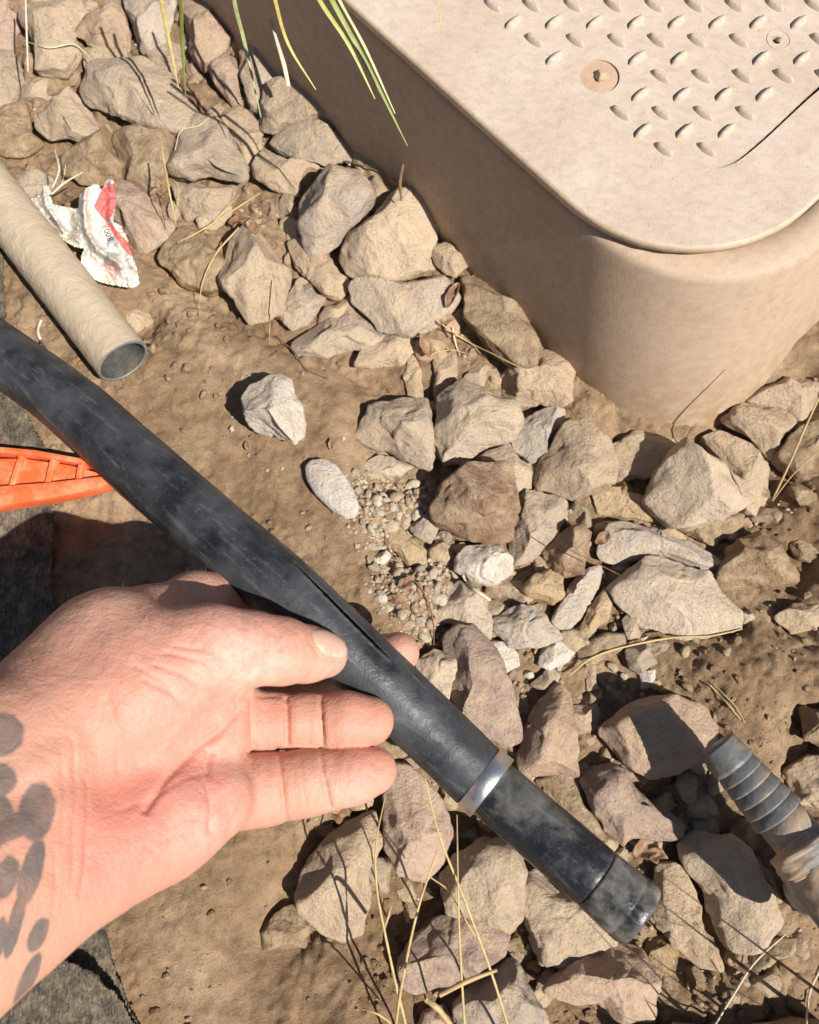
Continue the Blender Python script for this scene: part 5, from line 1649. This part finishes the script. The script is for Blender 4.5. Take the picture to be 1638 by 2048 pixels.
stalk([(768, 1857, .055), (776, 1835, .058), (783, 1812, .06)], [6, 7, 2], 'small leaf sheath on the stalk under the little finger')
stalk([(880, 1990, .085), (935, 1962, .09), (994, 1940, .09)], [14, 15, 9], 'thick pale stalk piece crossing the upright stalk')
stalk([(852, 1998, .07), (880, 2022, .07), (915, 2070, .05)], [18, 16, 14], 'thick frayed stalk base beside the crossing piece')
stalk([(724, 2018, .02), (755, 2028, .022), (800, 2060, .01)], [4, 6, 5], 'short bent stalk near the dark lower shadow')

# ------------------------------------------------------------------ dry leaves
def leaf(cx, cy, L, Wd, ang, z, seed, label):
    L, Wd, z = L * .8, Wd * .75, z * .7
    nu_, nv2 = 18, 11
    rng = np.random.RandomState(seed)
    u = np.linspace(0, 1, nu_)
    V = []
    for a in u:
        w = Wd * math.sin(math.pi * min(1, a * 0.96 + 0.03)) ** 0.7
        for b in np.linspace(-1, 1, nv2):
            V.append((a * L - L / 2, b * w / 2, 0.35 * Wd * abs(b) ** 1.5 * math.sin(math.pi * a)))
    V = np.array(V)
    V[:, 2] += 0.3 * Wd * fbm(V * (1.6 / Wd) + rng.rand(3) * 20, 3)
    V[:, 1] += 0.15 * Wd * fbm(V * (2 / Wd) + rng.rand(3) * 20, 2)
    q = [(a * nv2 + b, (a + 1) * nv2 + b, (a + 1) * nv2 + b + 1, a * nv2 + b + 1) for a in range(nu_ - 1) for b in range(nv2 - 1)]
    o = obj('dry_leaf', mesh_np('dry_leaf', V, q), M['leaf'], None, pt(cx, cy, min(surf_z(cx, cy), 0.03) + 0.0025))
    o.rotation_euler = (rng.uniform(-.25, .25), rng.uniform(-.25, .25), math.radians(ang))
    so = o.modifiers.new('solid', 'SOLIDIFY')
    so.thickness = 0.0003
    tag(o, label, 'leaf', 'curled dry leaves')
leaf(478, 440, .017, .009, 20, .014, 1, 'crumpled brown leaf under the crossed straws')
leaf(505, 455, .013, .008, -50, .014, 2, 'small dark curled leaf next to the crumpled brown one')
leaf(905, 590, .020, .008, 65, .018, 3, 'long curled reddish leaf beside the brown earthy rock')
leaf(850, 690, .018, .010, 110, .012, 4, 'dark rolled leaf in the gap behind the narrow rocks')
leaf(890, 640, .014, .008, 10, .016, 5, 'brown leaf scrap by the long curled reddish leaf')
leaf(1292, 1692, .020, .013, 35, .014, 6, 'reddish brown crumpled leaf between the purplish rock and the pipe end')
leaf(1315, 1712, .014, .009, -30, .013, 7, 'leaf scrap beside the reddish brown crumpled leaf')
leaf(812, 1165, .012, .007, 30, .008, 8, 'dark red leaf scrap in the gravel')
leaf(790, 1200, .011, .006, -20, .007, 9, 'purplish leaf scrap near the slit of the hose')
leaf(680, 1630, .020, .010, -35, .022, 10, 'pale shredded leaf just below the little finger')
leaf(655, 1665, .018, .007, -20, .014, 11, 'dark leaf shred in the shade below the little finger')
leaf(1205, 1075, .012, .008, 40, .014, 12, 'brown leaf scrap under the thin yellowish slab')
leaf(494, 892, .008, .0035, 105, .003, 13, 'small orange leaf lying on soil under the white rock')
leaf(662, 888, .008, .0035, 85, .003, 14, 'small purplish leaf on the soil between white rock and gravel')

# ------------------------------------------------------------------ crumpled paper wrapper
zp = lambda x, y: (30 + x / 5.85, 330 + y / 5.85)
wpoly = [zp(*p) for p in [(110, 430), (210, 370), (300, 330), (325, 235), (400, 230), (425, 330), (440, 450), (600, 490), (735, 505), (745, 330), (800, 290), (900, 225), (980, 225), (1010, 290),
        (1060, 165), (1110, 145), (1170, 185), (1185, 380), (1160, 660), (1240, 690), (1330, 880), (1370, 1050), (1430, 1200), (1462, 1400), (1385, 1450), (1150, 1412), (980, 1372), (850, 1310), (750, 1220), (770, 1060), (800, 985), (690, 960), (560, 880), (450, 740), (330, 650), (210, 560)]]
step = 1.6
P = np.array(wpoly)
xs = np.arange(P[:, 0].min() - 2, P[:, 0].max() + 2, step)
ys = np.arange(P[:, 1].min() - 2, P[:, 1].max() + 2, step)
X, Y = np.meshgrid(xs, ys, indexing='ij')
pp = np.column_stack([X.ravel(), Y.ravel()])
fold_c = np.random.RandomState(21).rand(26, 2) * (P.max(0) - P.min(0)) + P.min(0)
fold_h = np.random.RandomState(22).rand(26)
def paper_z(q):
    q = np.asarray(q, float)
    jq = q + 4 * np.column_stack([pnoise(np.column_stack([q / 18, np.zeros(len(q))])), pnoise(np.column_stack([q / 18 + 7, np.zeros(len(q))]))])
    d = np.linalg.norm(jq[:, None, :] - fold_c[None], axis=2)
    o = np.argsort(d, axis=1)[:, :2]
    d1 = np.take_along_axis(d, o[:, :1], 1)[:, 0]
    d2 = np.take_along_axis(d, o[:, 1:2], 1)[:, 0]
    base = 0.017 + 0.0080 * (fold_h[o[:, 0]] * np.clip((d2 - d1) / 30, 0, 1))              # faceted crumple
    ridge = 0.0085 * np.exp(-(seg_dist(q, [zp(830, 250), zp(800, 520), zp(850, 800), zp(960, 980), zp(1240, 1180)]) / 8) ** 2)
    ridge += 0.005 * np.exp(-(seg_dist(q, [zp(330, 260), zp(370, 480), zp(560, 760), zp(740, 880)]) / 6) ** 2)
    ridge += 0.004 * np.exp(-(seg_dist(q, [zp(1130, 180), zp(1110, 640), zp(1330, 1000)]) / 7) ** 2)
    val = -0.007 * np.exp(-(seg_dist(q, [zp(620, 640), zp(640, 780)]) / 13) ** 2) - 0.004 * np.exp(-(seg_dist(q, [zp(900, 1200), zp(1100, 1300)]) / 14) ** 2)
    fine_ = 0.0032 * np.abs(fbm(np.column_stack([q / 11, np.zeros(len(q))]), 3))
    drop = -0.010 * np.clip((q[:, 1] - zp(0, 1050)[1]) / 70, 0, 1) - 0.007 * np.clip((zp(520, 0)[0] - q[:, 0]) / 60, 0, 1)
    return base + ridge + val + fine_ + drop
pz = paper_z(pp)
w = np.array([pt(x, y, z) for (x, y), z in zip(pp, pz)])
jagp = pp + 1.3 * np.column_stack([pnoise(np.column_stack([pp / 5, np.zeros(len(pp))])), pnoise(np.column_stack([pp / 5 + 9, np.zeros(len(pp))]))])
I = in_poly(jagp, wpoly).reshape(len(xs), len(ys))
red1 = [zp(*p) for p in [(1050, 205), (1160, 215), (1185, 450), (1090, 675), (1000, 590), (915, 485), (1000, 300)]]
red2 = [zp(*p) for p in [(1060, 670), (1130, 690), (1250, 830), (1355, 930), (1370, 1070), (1330, 1040), (1240, 930), (1150, 810)]]
pk = [zp(*p) for p in [(1000, 1130), (1180, 1170), (1205, 1280), (1120, 1315)]]
isr = (in_poly(pp, red1) | in_poly(pp, red2)).reshape(I.shape)
isp = in_poly(pp, pk).reshape(I.shape)
q, mi = [], []
ny = len(ys)
for a in range(len(xs) - 1):
    for b in range(ny - 1):
        if I[a, b] and I[a + 1, b] and I[a, b + 1] and I[a + 1, b + 1]:
            q.append((a * ny + b, a * ny + b + 1, (a + 1) * ny + b + 1, (a + 1) * ny + b))
            mi.append(1 if isr[a, b] else (2 if isp[a, b] else 0))
q = np.array(q)
used = np.unique(q)
mp = np.full(len(w), -1)
mp[used] = np.arange(len(used))
porg = np.array([*pt(150, 460, 0.0)[:2], 0.0])
me = mesh_np('paper_wrapper', w[used] - porg, mp[q])
for k in ('paper', 'red_print', 'pink_print'):
    me.materials.append(M[k])
me.polygons.foreach_set('material_index', np.array(mi, np.int32))
paper = obj('paper_wrapper', me, None, None, porg)
tag(paper, 'crumpled white paper wrapper with red stripes lying by the dusty pipe', 'paper wrapper')
so = paper.modifiers.new('solid', 'SOLIDIFY')
so.thickness = 0.00022
def lettering(text, cx, cy, size, ang, bold=0.0):
    cu = bpy.data.curves.new('lettering', 'FONT')
    cu.body = text
    cu.align_x = 'CENTER'
    cu.align_y = 'CENTER'
    cu.size = size
    cu.offset = bold
    to = bpy.data.objects.new('lettering_curve', cu)
    COL.objects.link(to)
    dg = bpy.context.evaluated_depsgraph_get()
    tm = bpy.data.meshes.new_from_object(to.evaluated_get(dg))
    bpy.data.objects.remove(to)
    bm_ = bmesh.new()
    bm_.from_mesh(tm)
    bmesh.ops.subdivide_edges(bm_, edges=[e for e in bm_.edges if e.calc_length() > size * 0.2], cuts=2)
    bmesh.ops.triangulate(bm_, faces=bm_.faces)
    bm_.to_mesh(tm)
    bm_.free()
    co = np.array([v.co[:2] for v in tm.vertices])
    a = math.radians(ang)
    x = cx + co[:, 0] * math.cos(a) - co[:, 1] * math.sin(a)
    y = cy - (co[:, 0] * math.sin(a) + co[:, 1] * math.cos(a))
    z = paper_z(np.column_stack([x, y])) + 0.0004
    for v, xx, yy, z_ in zip(tm.vertices, x, y, z):
        v.co = Vector(pt(xx, yy, z_) - porg)
    tm.update()
    obj('lettering', tm, M['ink'], paper)
lettering('800', *zp(1100, 815), 17, 110, 0.2)
lettering('aile', *zp(510, 790), 13, 155, 0.1)
lettering('/Wapp', *zp(470, 670), 11, 148, 0.1)

# ------------------------------------------------------------------ dry grass tuft added mostly outside the view to shade the soil by the manifold
tuft = empty('added_shade_tuft', (*pt(1640, 2230, 0)[:2], gz(*pt(1640, 2230, 0)[:2])))
tag(tuft, 'dry grass tuft added out of view to shade the soil by the dusty manifold', 'grass tuft')
tr = np.random.RandomState(31)
TV, TF, nb = [], [], 0
for k in range(85):
    a, L = tr.rand() * 6.28, tr.uniform(.05, .13)
    lean = tr.uniform(.1, .75)
    p0 = np.array([tr.normal() * .022, tr.normal() * .014, -.004])
    d = np.array([math.cos(a) * lean, math.sin(a) * lean * .7 - .1, 1.0])
    sd = np.array([-math.sin(a), math.cos(a), 0]) * tr.uniform(.0008, .0016)
    pts_ = [p0 + d * L * t + np.array([0, 0, -L * .35 * lean * t * t]) for t in np.linspace(0, 1, 6)]
    for q_, t in zip(pts_, np.linspace(0, 1, 6)):
        TV += [q_ - sd * (1.02 - t), q_ + sd * (1.02 - t)]
    TF += [(nb + 2 * i_, nb + 2 * i_ + 1, nb + 2 * i_ + 3, nb + 2 * i_ + 2) for i_ in range(5)]
    nb += 12
to = obj('dry_leaves', mesh_np('dry_leaves', np.array(TV), TF), M['straw'], tuft)
to['kind'] = 'stuff'
